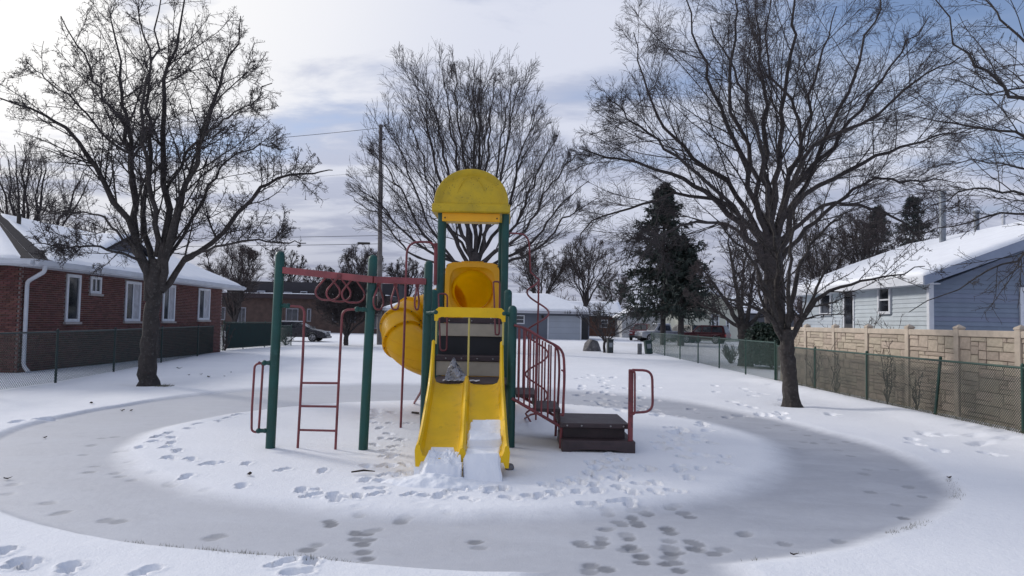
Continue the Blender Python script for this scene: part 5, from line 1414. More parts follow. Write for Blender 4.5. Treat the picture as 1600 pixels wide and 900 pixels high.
def grow(rg, P, Rd, n, t0, t1, ang, angsd, lf, S, jit, up, rf, rend, inside=None, lmin=.05, lmax=9, taper=.55, droop=0.0, alt=False, minr=.0):
    """children of every branch in P, all at once"""
    N, SS, _ = P.shape
    cnt = np.floor(n + rg.rand(N)).astype(int) if np.isscalar(n) else np.floor(n + rg.rand(N)).astype(int)
    idx = np.repeat(np.arange(N), cnt); M = len(idx)
    if M == 0: return np.zeros((0, S, 3)), np.zeros((0, S))
    t = t0 + (t1 - t0) * rg.rand(M); f = t * (SS - 1); i = np.minimum(f.astype(int), SS - 2); f = (f - i)[:, None]
    p0 = P[idx, i] * (1 - f) + P[idx, i + 1] * f; T = nz(P[idx, i + 1] - P[idx, i])
    r0 = Rd[idx, i] * (1 - f[:, 0]) + Rd[idx, i + 1] * f[:, 0]
    Lp = np.linalg.norm(np.diff(P, axis=1), axis=2).sum(1)[idx]
    side = nz(np.cross(T, nz(rg.normal(size=(M, 3)))))
    al = np.radians(rg.normal(ang, angsd, M))[:, None]
    d = nz(np.cos(al) * T + np.sin(al) * side + np.array([0, 0, up]))
    L = np.clip(lf * Lp * (1 - taper * t) * rg.uniform(.55, 1.25, M), lmin, lmax)
    cur = d; pts = [p0]
    for s_ in range(S - 1):
        cur = nz(cur + rg.normal(size=(M, 3)) * jit + np.array([0, 0, up * .35 - droop * (s_ / S)]))
        pts.append(pts[-1] + cur * (L / (S - 1))[:, None])
    Q = np.stack(pts, 1)
    if inside is not None:
        for _ in range(4):
            o = ~inside(Q[:, -1]); Q[o] = Q[o, :1] + (Q[o] - Q[o, :1]) * .68
        o = inside(Q[:, -1]) | (rg.rand(M) < .12); Q, r0, L = Q[o], r0[o], L[o]
    ra = np.maximum(np.minimum(r0 * rf, r0 * .9), rend * 1.15)
    ra = np.minimum(ra, np.maximum(r0, rend))
    Rr = ra[:, None] + (rend - ra)[:, None] * np.linspace(0, 1, S)[None] ** .8
    return Q, Rr


def resample(L, r0, r1, S, rg, jit=.03, powr=1.0):
    C = curve(L, S); l = np.linalg.norm(np.diff(C, axis=0), axis=1).sum()
    C[1:-1] += rg.normal(size=(S - 2, 3)) * jit * l / S
    return C, r0 + (r1 - r0) * np.linspace(0, 1, S) ** powr


def env_fn(base, prof, ry):
    """prof: list of (z, left, right) half widths around base x; ry: depth half width"""
    pz = np.array([p[0] for p in prof]); pl = np.array([p[1] for p in prof]); pr_ = np.array([p[2] for p in prof])
    def f(Q):
        dz = Q[:, 2]; dx = Q[:, 0] - base[0]; dy = Q[:, 1] - base[1]
        w = np.where(dx < 0, np.interp(dz, pz, pl, left=0, right=0), np.interp(dz, pz, pr_, left=0, right=0))
        k = np.sqrt(np.clip(1 - (dy / ry) ** 2, 0, 1)) * np.where(np.abs(dy) < ry, 1, 0)
        return np.abs(dx) < w * k
    return f


def px_env(base, dep, rows, ry):      # rows: (v, u_left, u_right) of the crown's outline
    prof = []
    for v, ul, ur in rows:
        a, b = at(ul, v, dep), at(ur, v, dep); prof.append((a[2], base[0] - a[0], b[0] - base[0]))
    return env_fn(base, sorted(prof), ry)


def make_tree(name, label, base, trunk, limbs, levels, inside, seed, bark, twig, group=None, S=18, limb_r=None, nk=(12, 7, 5, 4, 3, 3), cat='tree'):
    """trunk: (pts, r0, r1); limbs: list of (pts, r0, r1); levels: list of grow() settings"""
    rg = np.random.RandomState(seed)
    root = thing(name, base, label, cat, group)
    m = MB(); C, Rr = resample(trunk[0], trunk[1], trunk[2], 18, rg, .10)
    h = np.linspace(0, 1, 18); Rr = Rr * (1 + .45 * np.exp(-h * 16)) * (1 + .05 * rg.normal(size=18) * (h > .1))
    k = 16; T = nz(np.gradient(C, axis=0)); V = []
    lob = rg.uniform(-.10, .10, (6, 2))
    for i in range(18):
        for j in range(k):
            a = 2 * math.pi * j / k; w = 1 + sum(lob[q][0] * math.cos((q + 2) * a + 9 * lob[q][1] * 6 + i * .12) for q in range(3)) + (.16 * math.cos(5 * a + seed) * math.exp(-i * 1.1))
            V.append(C[i] + Rr[i] * w * np.array([math.cos(a), math.sin(a), 0]))
    m.raw(V, [(i * k + j, i * k + (j + 1) % k, (i + 1) * k + (j + 1) % k, (i + 1) * k + j) for i in range(17) for j in range(k)] + [tuple(17 * k + j for j in range(k))])
    m.build('trunk', bark, root, smooth=True)
    LP, LR_ = [], []
    for (pts, r0, r1) in limbs:
        c, r_ = resample(pts, r0, r1, S, rg, .12, .85); LP.append(c); LR_.append(r_)
    P, Rd = np.array(LP), np.array(LR_); org = np.array(base, float)
    V, F = branch_mesh([(P, Rd, 10)])
    lo = link('limbs', raw_mesh('limbs', V - org, [F], bark, True), root)
    cur = [(P, Rd)]; allg = []
    for li, lv in enumerate(levels):
        lv = dict(lv); src = lv.pop('src', [-1]); kk = lv.pop('k', nk[min(li + 1, 5)])
        mixP = [cur[s_] for s_ in src]; outs = []
        for (pp, rr) in mixP: outs.append(grow(rg, pp, rr, inside=inside, **lv))
        Sx = outs[0][0].shape[1]
        q = (np.vstack([o[0] for o in outs]), np.vstack([o[1] for o in outs]))
        cur.append(q); allg.append((q[0], q[1], kk))
    half = [g for g in allg[:2]]; rest = allg[2:]
    if half:
        V, F = branch_mesh(half); link('branches', raw_mesh('branches', V - org, [F], bark if name != 'far' else twig, True), root)['kind'] = 'stuff'
    if rest:
        V, F = branch_mesh(rest); o = link('twigs', raw_mesh('twigs', V - org, [F], twig, False), root); o['kind'] = 'stuff'
    return root, sum(len(g[0]) for g in allg)


def PX(pts, dep, off=0.0, base_off=0.0):
    n = len(pts); return [at(u, v, dep + base_off + (off - base_off) * (i / (n - 1)) ** .9) for i, (u, v) in enumerate(pts)]


NT_ = 0
# ---- left ornamental tree with knobbly spurs
d = 17.9; b = onground(231, 601); base = (b[0], b[1], 0)
env = px_env(b, d, [(-160, 190, 250), (-90, 90, 330), (-20, 40, 400), (60, 10, 425), (140, -60, 440), (210, -70, 480), (270, -60, 522), (330, -40, 480), (380, 30, 485), (410, 110, 400), (440, 180, 300)], 4.6)
trunk = (PX([(230, 606), (231, 560), (236, 500), (243, 440), (244, 405)], d), .185, .18)
L = [([(232, 470), (224, 405), (200, 345), (163, 280), (121, 224), (84, 187), (37, 168), (-30, 150)], -1.4, .13),
     ([(238, 440), (213, 373), (211, 299), (203, 210), (191, 154), (187, 93), (170, 10)], 1.0, .13),
     ([(246, 440), (256, 400), (259, 299), (257, 187), (258, 117), (280, 47), (288, -60)], -.4, .135),
     ([(250, 450), (263, 383), (285, 299), (317, 210), (336, 140), (359, 84), (376, 25)], -1.2, .12),
     ([(252, 455), (285, 410), (345, 369), (397, 303), (443, 278), (490, 268), (520, 266)], .8, .105),
     ([(213, 330), (206, 250), (190, 190), (160, 150), (135, 93), (95, 25)], -1.8, .075),
     ([(238, 410), (222, 330), (240, 220), (232, 140), (243, 60), (248, -40)], 2.6, .10),
     ([(240, 420), (190, 395), (140, 385), (100, 388), (60, 380)], -2.4, .045),
     ([(290, 408), (340, 385), (400, 375), (440, 378), (478, 380)], -.8, .045),
     ([(236, 430), (200, 380), (160, 340), (110, 330), (60, 335)], 2.2, .055),
     ([(256, 420), (300, 340), (340, 270), (380, 235), (430, 225)], 2.4, .06),
     ([(245, 400), (240, 320), (225, 250), (222, 170), (236, 90), (215, 10)], -2.6, .09),
     ([(259, 300), (290, 240), (330, 200), (380, 170), (425, 130)], -2.2, .05),
     ([(205, 240), (165, 215), (120, 160), (75, 125), (40, 95)], .8, .045),
     ([(248, 430), (275, 350), (300, 260), (330, 170), (400, 100)], 1.6, .07)]
limbs = [(PX(p, d, off, off * .0), r * .86, .011) for p, off, r in L]
lv = [dict(n=17, t0=.12, t1=.98, ang=46, angsd=15, lf=.36, S=9, jit=.09, up=.10, rf=.37, rend=.0065, lmax=3.0, taper=.55),
      dict(n=9.5, t0=.10, t1=.98, ang=50, angsd=18, lf=.46, S=6, jit=.19, up=.10, rf=.55, rend=.0042, taper=.45, lmin=.25, lmax=1.15),
      dict(n=7.5, t0=.1, t1=1.0, ang=60, angsd=22, lf=.36, S=4, jit=.30, up=.10, rf=.7, rend=.0034, taper=.4, lmin=.07, lmax=.34, src=[-1, -2]),
      dict(n=.9, t0=.4, t1=1.0, ang=55, angsd=25, lf=.5, S=3, jit=.45, up=.15, rf=.9, rend=.0036, taper=.3, lmin=.04, lmax=.10)]
r_, n_ = make_tree('ornamental_tree', 'big bare spur covered ornamental tree with a leaning trunk beside the brick house', base, trunk, limbs, lv, env, 3, M_BARK, M_TWIG); NT_ += n_

# ---- fan shaped tree straight behind the playground tower
d = 41.0; b = at(745, 540, d); base = (b[0], b[1], 0)
env = px_env(b, d, [(84, 640, 830), (100, 605, 850), (160, 585, 870), (220, 560, 890), (280, 545, 905), (330, 530, 925), (380, 540, 930), (415, 600, 880), (440, 700, 790)], 7.6)
trunk = (PX([(747, 545), (746, 480), (744, 430), (741, 395)], d), .42, .34)
rg = np.random.RandomState(8); L = []
for k in range(19):
    a = -1 + 2 * (k + .5) / 19; a += rg.uniform(-.04, .04); dy = rg.uniform(-5.5, 5.5)
    v0 = rg.uniform(395, 430) + 10 * abs(a); u_end = 737 + a * (215 if abs(a) > .6 else 195); v_end = 92 + 235 * abs(a) ** 2.1 + rg.uniform(0, 25)
    u0 = 742 + a * 9; m1 = (u0 + (u_end - u0) * (.38 + .10 * abs(a)), v0 + (v_end - v0) * (.33 - .04 * abs(a))); m2 = (u0 + (u_end - u0) * .72, v0 + (v_end - v0) * (.70))
    L.append(([(u0, v0), m1, m2, (u_end, v_end)], dy, .145 - .055 * abs(a) + rg.uniform(-.02, .02)))
limbs = [(PX(p, d, off), r, .02) for p, off, r in L]
lv = [dict(n=13, t0=.12, t1=.96, ang=27, angsd=8, lf=.62, S=10, jit=.045, up=.06, rf=.42, rend=.010, taper=.5, lmax=8),
      dict(n=9, t0=.10, t1=.97, ang=30, angsd=9, lf=.52, S=7, jit=.06, up=.05, rf=.45, rend=.0065, taper=.5, lmax=3.6, lmin=.6),
      dict(n=6, t0=.10, t1=.98, ang=34, angsd=11, lf=.55, S=4, jit=.07, up=.03, rf=.6, rend=.0052, taper=.4, lmin=.4, lmax=1.7)]
r_, n_ = make_tree('shade_tree', 'fan shaped bare tree rising straight behind the yellow playground tower', base, trunk, limbs, lv, env, 5, M_BARKD, M_TWIG); NT_ += n_

# ---- great maple at the right
d = 45.0; b = at(1215, 540, d); base = (b[0], b[1], 0)
env = px_env(b, d, [(-150, 1060, 1350), (-60, 980, 1450), (20, 960, 1500), (80, 925, 1530), (160, 905, 1545), (240, 885, 1545), (320, 870, 1500), (390, 890, 1460), (440, 910, 1420), (475, 1010, 1350)], 11)
trunk = (PX([(1213, 545), (1212, 480), (1208, 420), (1207, 370)], d), .72, .60)
L = [([(1198, 420), (1184, 395), (1157, 349), (1115, 313), (1072, 285), (1022, 263), (951, 242), (905, 232)], -2, .36),
     ([(1190, 400), (1165, 320), (1093, 249), (1036, 199), (1008, 128), (990, 50)], 2, .27),
     ([(1200, 380), (1179, 306), (1143, 213), (1115, 142), (1086, 60), (1070, -30)], -3, .28),
     ([(1206, 380), (1200, 285), (1193, 178), (1186, 85), (1180, -40)], 3, .30),
     ([(1210, 385), (1229, 285), (1257, 213), (1278, 107), (1307, 10)], -2, .28),
     ([(1212, 385), (1236, 299), (1293, 235), (1350, 164), (1399, 92), (1449, 30)], 3, .28),
     ([(1216, 395), (1250, 313), (1321, 270), (1392, 235), (1449, 213), (1520, 200)], -3, .26),
     ([(1218, 410), (1278, 341), (1342, 292), (1421, 285), (1490, 285)], 1, .22),
     ([(1200, 390), (1150, 330), (1080, 305), (1000, 320), (930, 345), (895, 390)], 5, .22),
     ([(1204, 370), (1170, 250), (1140, 130), (1150, 20), (1130, -80)], 6, .25),
     ([(1210, 370), (1215, 250), (1230, 130), (1240, 10), (1250, -90)], -6, .27),
     ([(1214, 370), (1270, 260), (1330, 130), (1370, 20), (1390, -60)], 6.5, .24),
     ([(1206, 380), (1120, 300), (1050, 240), (990, 190), (960, 160)], -5, .20),
     ([(1205, 360), (1190, 240), (1160, 140), (1110, 40)], -8, .22),
     ([(1216, 380), (1290, 320), (1370, 330), (1430, 365), (1460, 400)], -6, .18),
     ([(1212, 380), (1260, 240), (1340, 200), (1430, 130), (1500, 90)], -7, .22),
     ([(1200, 400), (1130, 350), (1070, 350), (1020, 380), (990, 430)], -5, .16),
     ([(1212, 360), (1250, 200), (1200, 90), (1210, -50)], 8, .22)]
limbs = [(PX(p, d, off), r * .80, .028) for p, off, r in L]
lv = [dict(n=14, t0=.15, t1=.97, ang=36, angsd=12, lf=.44, S=10, jit=.06, up=.08, rf=.37, rend=.014, taper=.5, lmax=8),
      dict(n=10, t0=.10, t1=.98, ang=38, angsd=12, lf=.48, S=7, jit=.075, up=.03, rf=.42, rend=.0082, taper=.45, lmax=3.8, lmin=.8),
      dict(n=8.5, t0=.08, t1=.99, ang=38, angsd=13, lf=.52, S=4, jit=.11, up=.0, rf=.6, rend=.0060, taper=.4, lmin=.5, lmax=1.9, droop=.12),
      dict(n=1.0, t0=.2, t1=1.0, ang=35, angsd=15, lf=.6, S=3, jit=.12, up=-.02, rf=.7, rend=.0075, taper=.3, lmin=.3, lmax=.9, droop=.15)]
r_, n_ = make_tree('maple_tree', 'huge spreading bare maple behind the right hand fences filling the upper right sky', base, trunk, limbs, lv, env, 17, M_BARKD, M_TWIG); NT_ += n_

# ---- smaller tree in front of it, on the snow by the fence
d = 15.95; b = onground(1237, 634); base = (b[0], b[1], 0)
env = px_env(b, d, [(200, 1180, 1260), (290, 1140, 1330), (330, 1110, 1370), (370, 1090, 1460), (420, 1085, 1470), (470, 1095, 1430), (520, 1150, 1330), (545, 1190, 1280)], 2.3)
trunk = (PX([(1237, 638), (1234, 590), (1229, 550), (1229, 515)], d), .175, .165)
L = [([(1233, 535), (1258, 493), (1284, 462), (1333, 444), (1387, 431), (1445, 416)], -.6, .072),
     ([(1226, 530), (1215, 455), (1213, 390), (1200, 320), (1196, 260)], .5, .085),
     ([(1230, 525), (1240, 455), (1262, 390), (1300, 350), (1335, 325)], .8, .075),
     ([(1225, 535), (1200, 495), (1165, 475), (1130, 465), (1098, 445)], -.5, .06),
     ([(1224, 525), (1195, 450), (1170, 400), (1140, 370), (1120, 345)], -1.0, .06),
     ([(1232, 515), (1232, 430), (1240, 350), (1235, 290)], -1.2, .06),
     ([(1258, 495), (1285, 430), (1320, 390), (1360, 372)], 1.0, .04),
     ([(1222, 520), (1190, 470), (1180, 420), (1150, 400)], 1.2, .05)]
limbs = [(PX(p, d, off), r, .009) for p, off, r in L]
lv = [dict(n=12, t0=.15, t1=.97, ang=44, angsd=14, lf=.44, S=8, jit=.12, up=.10, rf=.42, rend=.0048, taper=.45, lmax=1.7),
      dict(n=7, t0=.12, t1=.98, ang=50, angsd=18, lf=.42, S=5, jit=.24, up=.08, rf=.6, rend=.0036, taper=.5, lmin=.15, lmax=.7),
      dict(n=6.5, t0=.1, t1=1.0, ang=62, angsd=22, lf=.32, S=4, jit=.36, up=.1, rf=.7, rend=.0030, taper=.4, lmin=.05, lmax=.2, src=[-1, -2]),
      dict(n=.7, t0=.4, t1=1.0, ang=55, angsd=25, lf=.5, S=3, jit=.45, up=.15, rf=.9, rend=.003, taper=.3, lmin=.03, lmax=.08)]
r_, n_ = make_tree('ornamental_tree', 'smaller bare spur covered tree on the snow by the right chain link fence', base, trunk, limbs, lv, env, 9, M_BARK, M_TWIG); NT_ += n_

# ---- tree behind the far fence
d = 31.2; b = onground(1165, 572); base = (b[0], b[1], 0)
env = px_env(b, d, [(330, 1130, 1180), (370, 1085, 1220), (430, 1065, 1240), (480, 1075, 1240), (510, 1110, 1215), (530, 1130, 1200)], 3.6)
trunk = (PX([(1165, 576), (1164, 545), (1163, 520), (1162, 505)], d), .27, .25)
L = [([(1158, 515), (1140, 480), (1115, 445), (1090, 410)], -.6, .14), ([(1165, 512), (1172, 470), (1180, 420), (1190, 370)], 1, .12), ([(1160, 510), (1150, 450), (1140, 390), (1135, 350)], -1.5, .12),
     ([(1168, 512), (1195, 480), (1215, 440), (1228, 400)], 1.5, .11), ([(1162, 508), (1160, 450), (1165, 400), (1160, 350)], 2.2, .10), ([(1158, 515), (1125, 490), (1095, 475), (1075, 455)], 1.8, .09)]
limbs = [(PX(p, d, off), r, .014) for p, off, r in L]
lv = [dict(n=12, t0=.15, t1=.97, ang=40, angsd=14, lf=.5, S=8, jit=.12, up=.08, rf=.42, rend=.008, taper=.5, lmax=3),
      dict(n=7, t0=.12, t1=.98, ang=45, angsd=18, lf=.42, S=5, jit=.2, up=.04, rf=.6, rend=.0065, taper=.5, lmin=.2, lmax=1.2),
      dict(n=7, t0=.1, t1=1.0, ang=46, angsd=18, lf=.5, S=4, jit=.2, up=.02, rf=.7, rend=.005, taper=.4, lmin=.2, lmax=.8)]
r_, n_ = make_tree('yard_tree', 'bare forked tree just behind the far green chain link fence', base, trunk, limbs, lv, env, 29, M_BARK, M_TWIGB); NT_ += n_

# ---- tree off to the right whose branches reach into the picture
d = 12.2; b = at(1905, 560, d); base = (b[0], b[1], 0)
env = px_env(b, d, [(-200, 1500, 2300), (-50, 1425, 2300), (100, 1415, 2300), (260, 1400, 2300), (400, 1385, 2300), (470, 1390, 2250), (505, 1405, 2200)], 3.0)
trunk = (PX([(1905, 640), (1903, 560), (1898, 480), (1895, 420)], d), .2, .17)
L = [([(1895, 450), (1760, 260), (1640, 175), (1560, 130), (1500, 70), (1440, -20)], -1.4, .06), ([(1893, 440), (1760, 290), (1650, 232), (1560, 205), (1480, 190), (1395, 176)], .6, .05),
     ([(1893, 450), (1760, 350), (1660, 315), (1580, 296), (1510, 300), (1440, 330)], -.3, .05), ([(1893, 430), (1790, 220), (1690, 110), (1600, 65), (1545, 10), (1510, -60)], 1.3, .055),
     ([(1893, 460), (1770, 400), (1680, 370), (1600, 392), (1530, 430), (1420, 488)], -1.2, .04), ([(1893, 455), (1770, 390), (1680, 350), (1590, 335), (1500, 348), (1405, 376)], 1.4, .045),
     ([(1893, 440), (1800, 260), (1720, 160), (1640, 130), (1560, 150), (1470, 120)], -.2, .045), ([(1897, 430), (1920, 280), (1950, 120), (1990, -60)], 1, .09), ([(1897, 430), (2000, 320), (2100, 220), (2200, 160)], -1, .07), ([(1893, 430), (1850, 260), (1820, 100), (1780, -80)], .2, .08),
     ([(1893, 440), (1780, 300), (1690, 250), (1610, 265), (1530, 250), (1450, 262)], 1.9, .04)]
limbs = [(PX(p, d, off), r, .006) for p, off, r in L]
lv = [dict(n=13, t0=.25, t1=.97, ang=36, angsd=12, lf=.30, S=8, jit=.09, up=.02, rf=.45, rend=.0042, taper=.5, lmax=1.8),
      dict(n=6.5, t0=.12, t1=.98, ang=40, angsd=14, lf=.46, S=5, jit=.14, up=.02, rf=.6, rend=.0030, taper=.5, lmin=.12, lmax=.7),
      dict(n=3.5, t0=.1, t1=1.0, ang=52, angsd=18, lf=.35, S=3, jit=.25, up=.02, rf=.7, rend=.0026, taper=.4, lmin=.04, lmax=.2, src=[-1, -2])]
r_, n_ = make_tree('overhanging_tree', 'bare tree mostly out of view whose long thin branches reach in from the right edge', base, trunk, limbs, lv, env, 37, M_BARK, M_TWIG); NT_ += n_


def auto_tree(name, label, u, vb, d, v_top, wpx, seed, nl=8, dens=1.0, spread=.5, trunk_r=.3, split=.25, base_z=0.0, rendk=1.0, lowcut=.8, group=None, levels=3, twig=None):
    """a bare tree d metres ahead, its crown wpx wide and its top at row v_top"""
    rg = np.random.RandomState(seed); p = at(u, vb, d); base = (p[0], d, 0); H_ = at(u, v_top, d)[2]; hw_ = wpx * d / FOC / 2
    env = env_fn((p[0], d), [(H_ * split * lowcut * .8, hw_ * .5, hw_ * .5), (H_ * (split + .10), hw_ * 1.1, hw_ * 1.1), (H_ * .6, hw_ * 1.15, hw_ * 1.15), (H_ * .85, hw_ * .75, hw_ * .75), (H_, hw_ * .12, hw_ * .12)], hw_ * .95)
    c = np.array([p[0], d, H_ * split])
    trunk = ([np.array([p[0], d, -.2]), np.array([p[0] + rg.uniform(-.1, .1), d, H_ * split * .5]), c], trunk_r, trunk_r * .85); limbs = []
    for k in range(nl):
        az = 2 * math.pi * (k + rg.rand() * .6) / nl; sp = spread * rg.uniform(.25, 1.1); e = np.array([math.cos(az) * hw_ * sp * 1.5, math.sin(az) * hw_ * sp * 1.5, H_ * (1 - split) * (1 - .45 * sp * sp) * rg.uniform(.8, .98)])
        limbs.append(([c - (0, 0, H_ * .04), c + e * (.35, .35, .3), c + e * (.72, .72, .66), c + e], trunk_r * rg.uniform(.32, .48), .02 * rendk))
    k = d / 45 * rendk
    lv = [dict(n=10 * dens, t0=.15, t1=.96, ang=34, angsd=11, lf=.55, S=7, jit=.08, up=.08, rf=.42, rend=.011 * k, taper=.5, lmax=6),
          dict(n=7 * dens, t0=.12, t1=.97, ang=36, angsd=12, lf=.52, S=5, jit=.10, up=.04, rf=.5, rend=.0075 * k, taper=.5, lmax=3, lmin=.3),
          dict(n=5.5 * dens, t0=.1, t1=.98, ang=38, angsd=13, lf=.55, S=3, jit=.12, up=.02, rf=.6, rend=.0062 * k, taper=.4, lmin=.3, lmax=1.6)][:levels]
    r_, n_ = make_tree(name, label, base, trunk, limbs, lv, env, seed, M_BARKD, twig or M_TWIG, S=10, group=group, nk=(8, 5, 4, 3, 3, 3)); return r_, n_


n_ = 0
AT = [('bare_tree', 'multi stemmed bare tree behind the brick house roof at the far left edge', 38, 500, 44, 205, 175, 61, 9, 1.0, .6, .35, .30),
      ('bare_tree', 'thin bare tree rising behind the brick house roof ridge right of the left tree trunk', 150, 500, 62, 330, 110, 62, 7, .9, .6, .3, .3),
      ('bare_tree', 'bushy bare tree at the far corner of the brick house', 366, 530, 48, 378, 130, 63, 9, 1.15, .6, .22, .20),
      ('bare_tree', 'pale bare tree behind the dark school roof above the left green post', 440, 515, 100, 380, 85, 64, 7, 1.0, .6, .3, .3),
      ('bare_tree', 'bushy bare tree left of the utility pole behind the rings', 560, 520, 96, 378, 100, 65, 8, 1.2, .6, .3, .25),
      ('bare_tree', 'bare tree behind the school roof between the ladder pipes', 500, 520, 104, 412, 80, 66, 7, 1.0, .6, .3, .3),
      ('bare_tree', 'bare tree right of the pole behind the tube slide', 632, 520, 98, 400, 90, 67, 7, 1.1, .6, .3, .3),
      ('bare_tree', 'wide bare tree standing over the grey garage house roof by the coil climber', 842, 520, 94, 372, 135, 68, 8, 1.15, .6, .35, .3),
      ('bare_tree', 'upright bare tree between the garage house and the dark spruce', 914, 520, 92, 362, 115, 69, 8, 1.1, .55, .33, .32),
      ('bare_tree', 'low bare tree behind the brown bungalow roof', 960, 515, 120, 418, 80, 70, 7, 1.1, .6, .3, .28),
      ('bare_tree', 'bare tree behind the pale house roof left of the tall flue pipe', 1355, 470, 58, 318, 150, 71, 8, 1.2, .6, .3, .35),
      ('bare_tree', 'bare tree between the maple trunk and the pale sided house', 1288, 480, 60, 345, 120, 72, 8, 1.2, .6, .3, .3)]
for (nm, lb, u, vb, dd, vt, wpx, sd, nl, dens, spd, tr_, spl) in AT:
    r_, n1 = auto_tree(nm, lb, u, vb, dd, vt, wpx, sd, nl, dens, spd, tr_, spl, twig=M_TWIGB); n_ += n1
    r_['group'] = 'bare trees in the background'
# small crooked trees near the street
r_, n1 = auto_tree('small_tree', 'low dense round crowned bare tree between the ladder and the utility pole', 541, 537, 46, 425, 118, 81, 10, 1.5, .75, .17, .15, lowcut=.5); n_ += n1
r_, n1 = auto_tree('small_tree', 'spindly low bare tree beside the boulder near the street', 945, 552, 43, 468, 130, 82, 8, .75, .95, .09, .22, lowcut=.6, rendk=.8); n_ += n1
NT_ += n_
# distant tree line: reads as one mass
def treeline():
    rg = np.random.RandomState(4); Pn = []; 
    for k in range(150):
        x = rg.uniform(-190, 210); y = rg.uniform(150, 210); h = rg.uniform(5, 10.5); 
        n = 46; base_ = np.array([x, y, 0]); az = rg.uniform(0, 2 * math.pi, n); z0 = rg.uniform(.12, .7, n) * h
        s0 = base_ + np.c_[np.zeros((n, 2)), z0]; w = rg.uniform(.5, 2.6, n) * h / 9
        s1 = s0 + np.c_[np.cos(az) * w, np.sin(az) * w, rg.uniform(.2, .45, n) * h]
        Pn.append(np.stack([s0, (s0 + s1) / 2 + rg.normal(size=(n, 3)) * .2, s1], 1))
    P = np.vstack(Pn); Rd = np.tile(np.array([.07, .05, .03]), (len(P), 1))
    c, cr = grow(rg, P, Rd, 5, .1, 1, 40, 15, .5, 3, .15, .02, .6, .03)
    V, F = branch_mesh([(P, Rd, 3), (c, cr, 3)])
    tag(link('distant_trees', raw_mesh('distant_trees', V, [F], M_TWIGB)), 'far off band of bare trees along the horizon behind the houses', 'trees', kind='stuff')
treeline()

# ---- conifers
def conifer(name, label, u, d, v_top, v_low, wpx, seed, mt, trunk_r=.28, dens=1.0, group=None):
    rg = np.random.RandomState(seed); p = at(u, 500, d); H_ = at(u, v_top, d)[2]; z0 = max(.5, at(u, v_low, d)[2]); hw_ = wpx * d / FOC / 2
    root = thing(name, (p[0], d, 0), label, 'tree', group)
    m = MB(); m.tube([(p[0], d, -.2), (p[0], d, H_ * .5), (p[0], d, H_)], [trunk_r, trunk_r * .6, .02], 9); m.build('trunk', M_BARKD, root, smooth=True)
    nb = int(150 * dens); t = rg.rand(nb) ** .85; z = z0 + (H_ - z0) * t; az = rg.uniform(0, 2 * math.pi, nb)
    Lb = hw_ * (1 - t) ** .85 * rg.uniform(.42, 1.2, nb) * 1.05 + .25
    S = 7; s = np.linspace(0, 1, S)
    D_ = np.stack([np.cos(az), np.sin(az)], 1)
    P = np.zeros((nb, S, 3)); P[:, :, :2] = np.array([p[0], d]) + D_[:, None] * (Lb[:, None] * s)[:, :, None]
    P[:, :, 2] = z[:, None] + Lb[:, None] * (-.30 * s + .22 * s ** 2.5)[None] * 1.0 + .05 * rg.normal(size=(nb, 1))
    P[:, 1:-1] += rg.normal(size=(nb, S - 2, 3)) * .05
    Rd = np.tile(np.linspace(.05, .015, S), (nb, 1))
    c, cr = grow(rg, P, Rd, 9, .2, 1, 50, 12, .34, 4, .1, -.05, .5, .012, lmin=.25, lmax=1.4, droop=.15)
    V, F = branch_mesh([(P, Rd, 4), (c, cr, 3)])
    link('branches', raw_mesh('branches', V - np.array([p[0], d, 0]), [F], M_BARKD), root)['kind'] = 'stuff'
    # needle sprays: small blades set all along the branchlets
    def blades(Q, n, ln, wd):
        N, SS, _ = Q.shape; idx = np.repeat(np.arange(N), n); M = len(idx); f = rg.rand(M) * (SS - 1); i = np.minimum(f.astype(int), SS - 2); f = (f - i)[:, None]
        a = Q[idx, i] * (1 - f) + Q[idx, i + 1] * f; T = nz(Q[idx, i + 1] - Q[idx, i])
        dr = nz(T * .8 + rg.normal(size=(M, 3)) * .55 + np.array([0, 0, -.18])); sd = nz(np.cross(dr, rg.normal(size=(M, 3))))
        l = ln * rg.uniform(.5, 1.2, M)[:, None]; b_ = a + dr * l
        V = np.stack([a - sd * wd * .5, a + sd * wd * .5, b_ + sd * wd * .28, b_ - sd * wd * .28], 1).reshape(-1, 3)
        return V, np.arange(M * 4).reshape(-1, 4)
    V1, F1 = blades(c, int(9 * dens), .34, .085); V2, F2 = blades(P[:, 2:], 14, .36, .09)
    V = np.vstack([V1, V2]); F = np.vstack([F1, F2 + len(V1)])
    o = link('needles', raw_mesh('needles', V - np.array([p[0], d, 0]), [F], mt), root); o['kind'] = 'stuff'
    return root


conifer('spruce_tree', 'tall dark spruce in front of the parked trucks', 1036, 62, 288, 488, 185, 7, M_NEED, .26, 1.35)
conifer('spruce_tree', 'shorter dark spruce with bare lower trunk just right of the tall spruce', 1064, 60.5, 372, 485, 130, 8, M_NEED, .30, 1.1)
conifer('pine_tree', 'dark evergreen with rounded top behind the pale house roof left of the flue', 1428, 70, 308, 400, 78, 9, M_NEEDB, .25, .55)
conifer('pine_tree', 'second dark evergreen behind the pale house roof nearer the maple crown', 1372, 74, 322, 400, 84, 10, M_NEEDB, .25, .55)

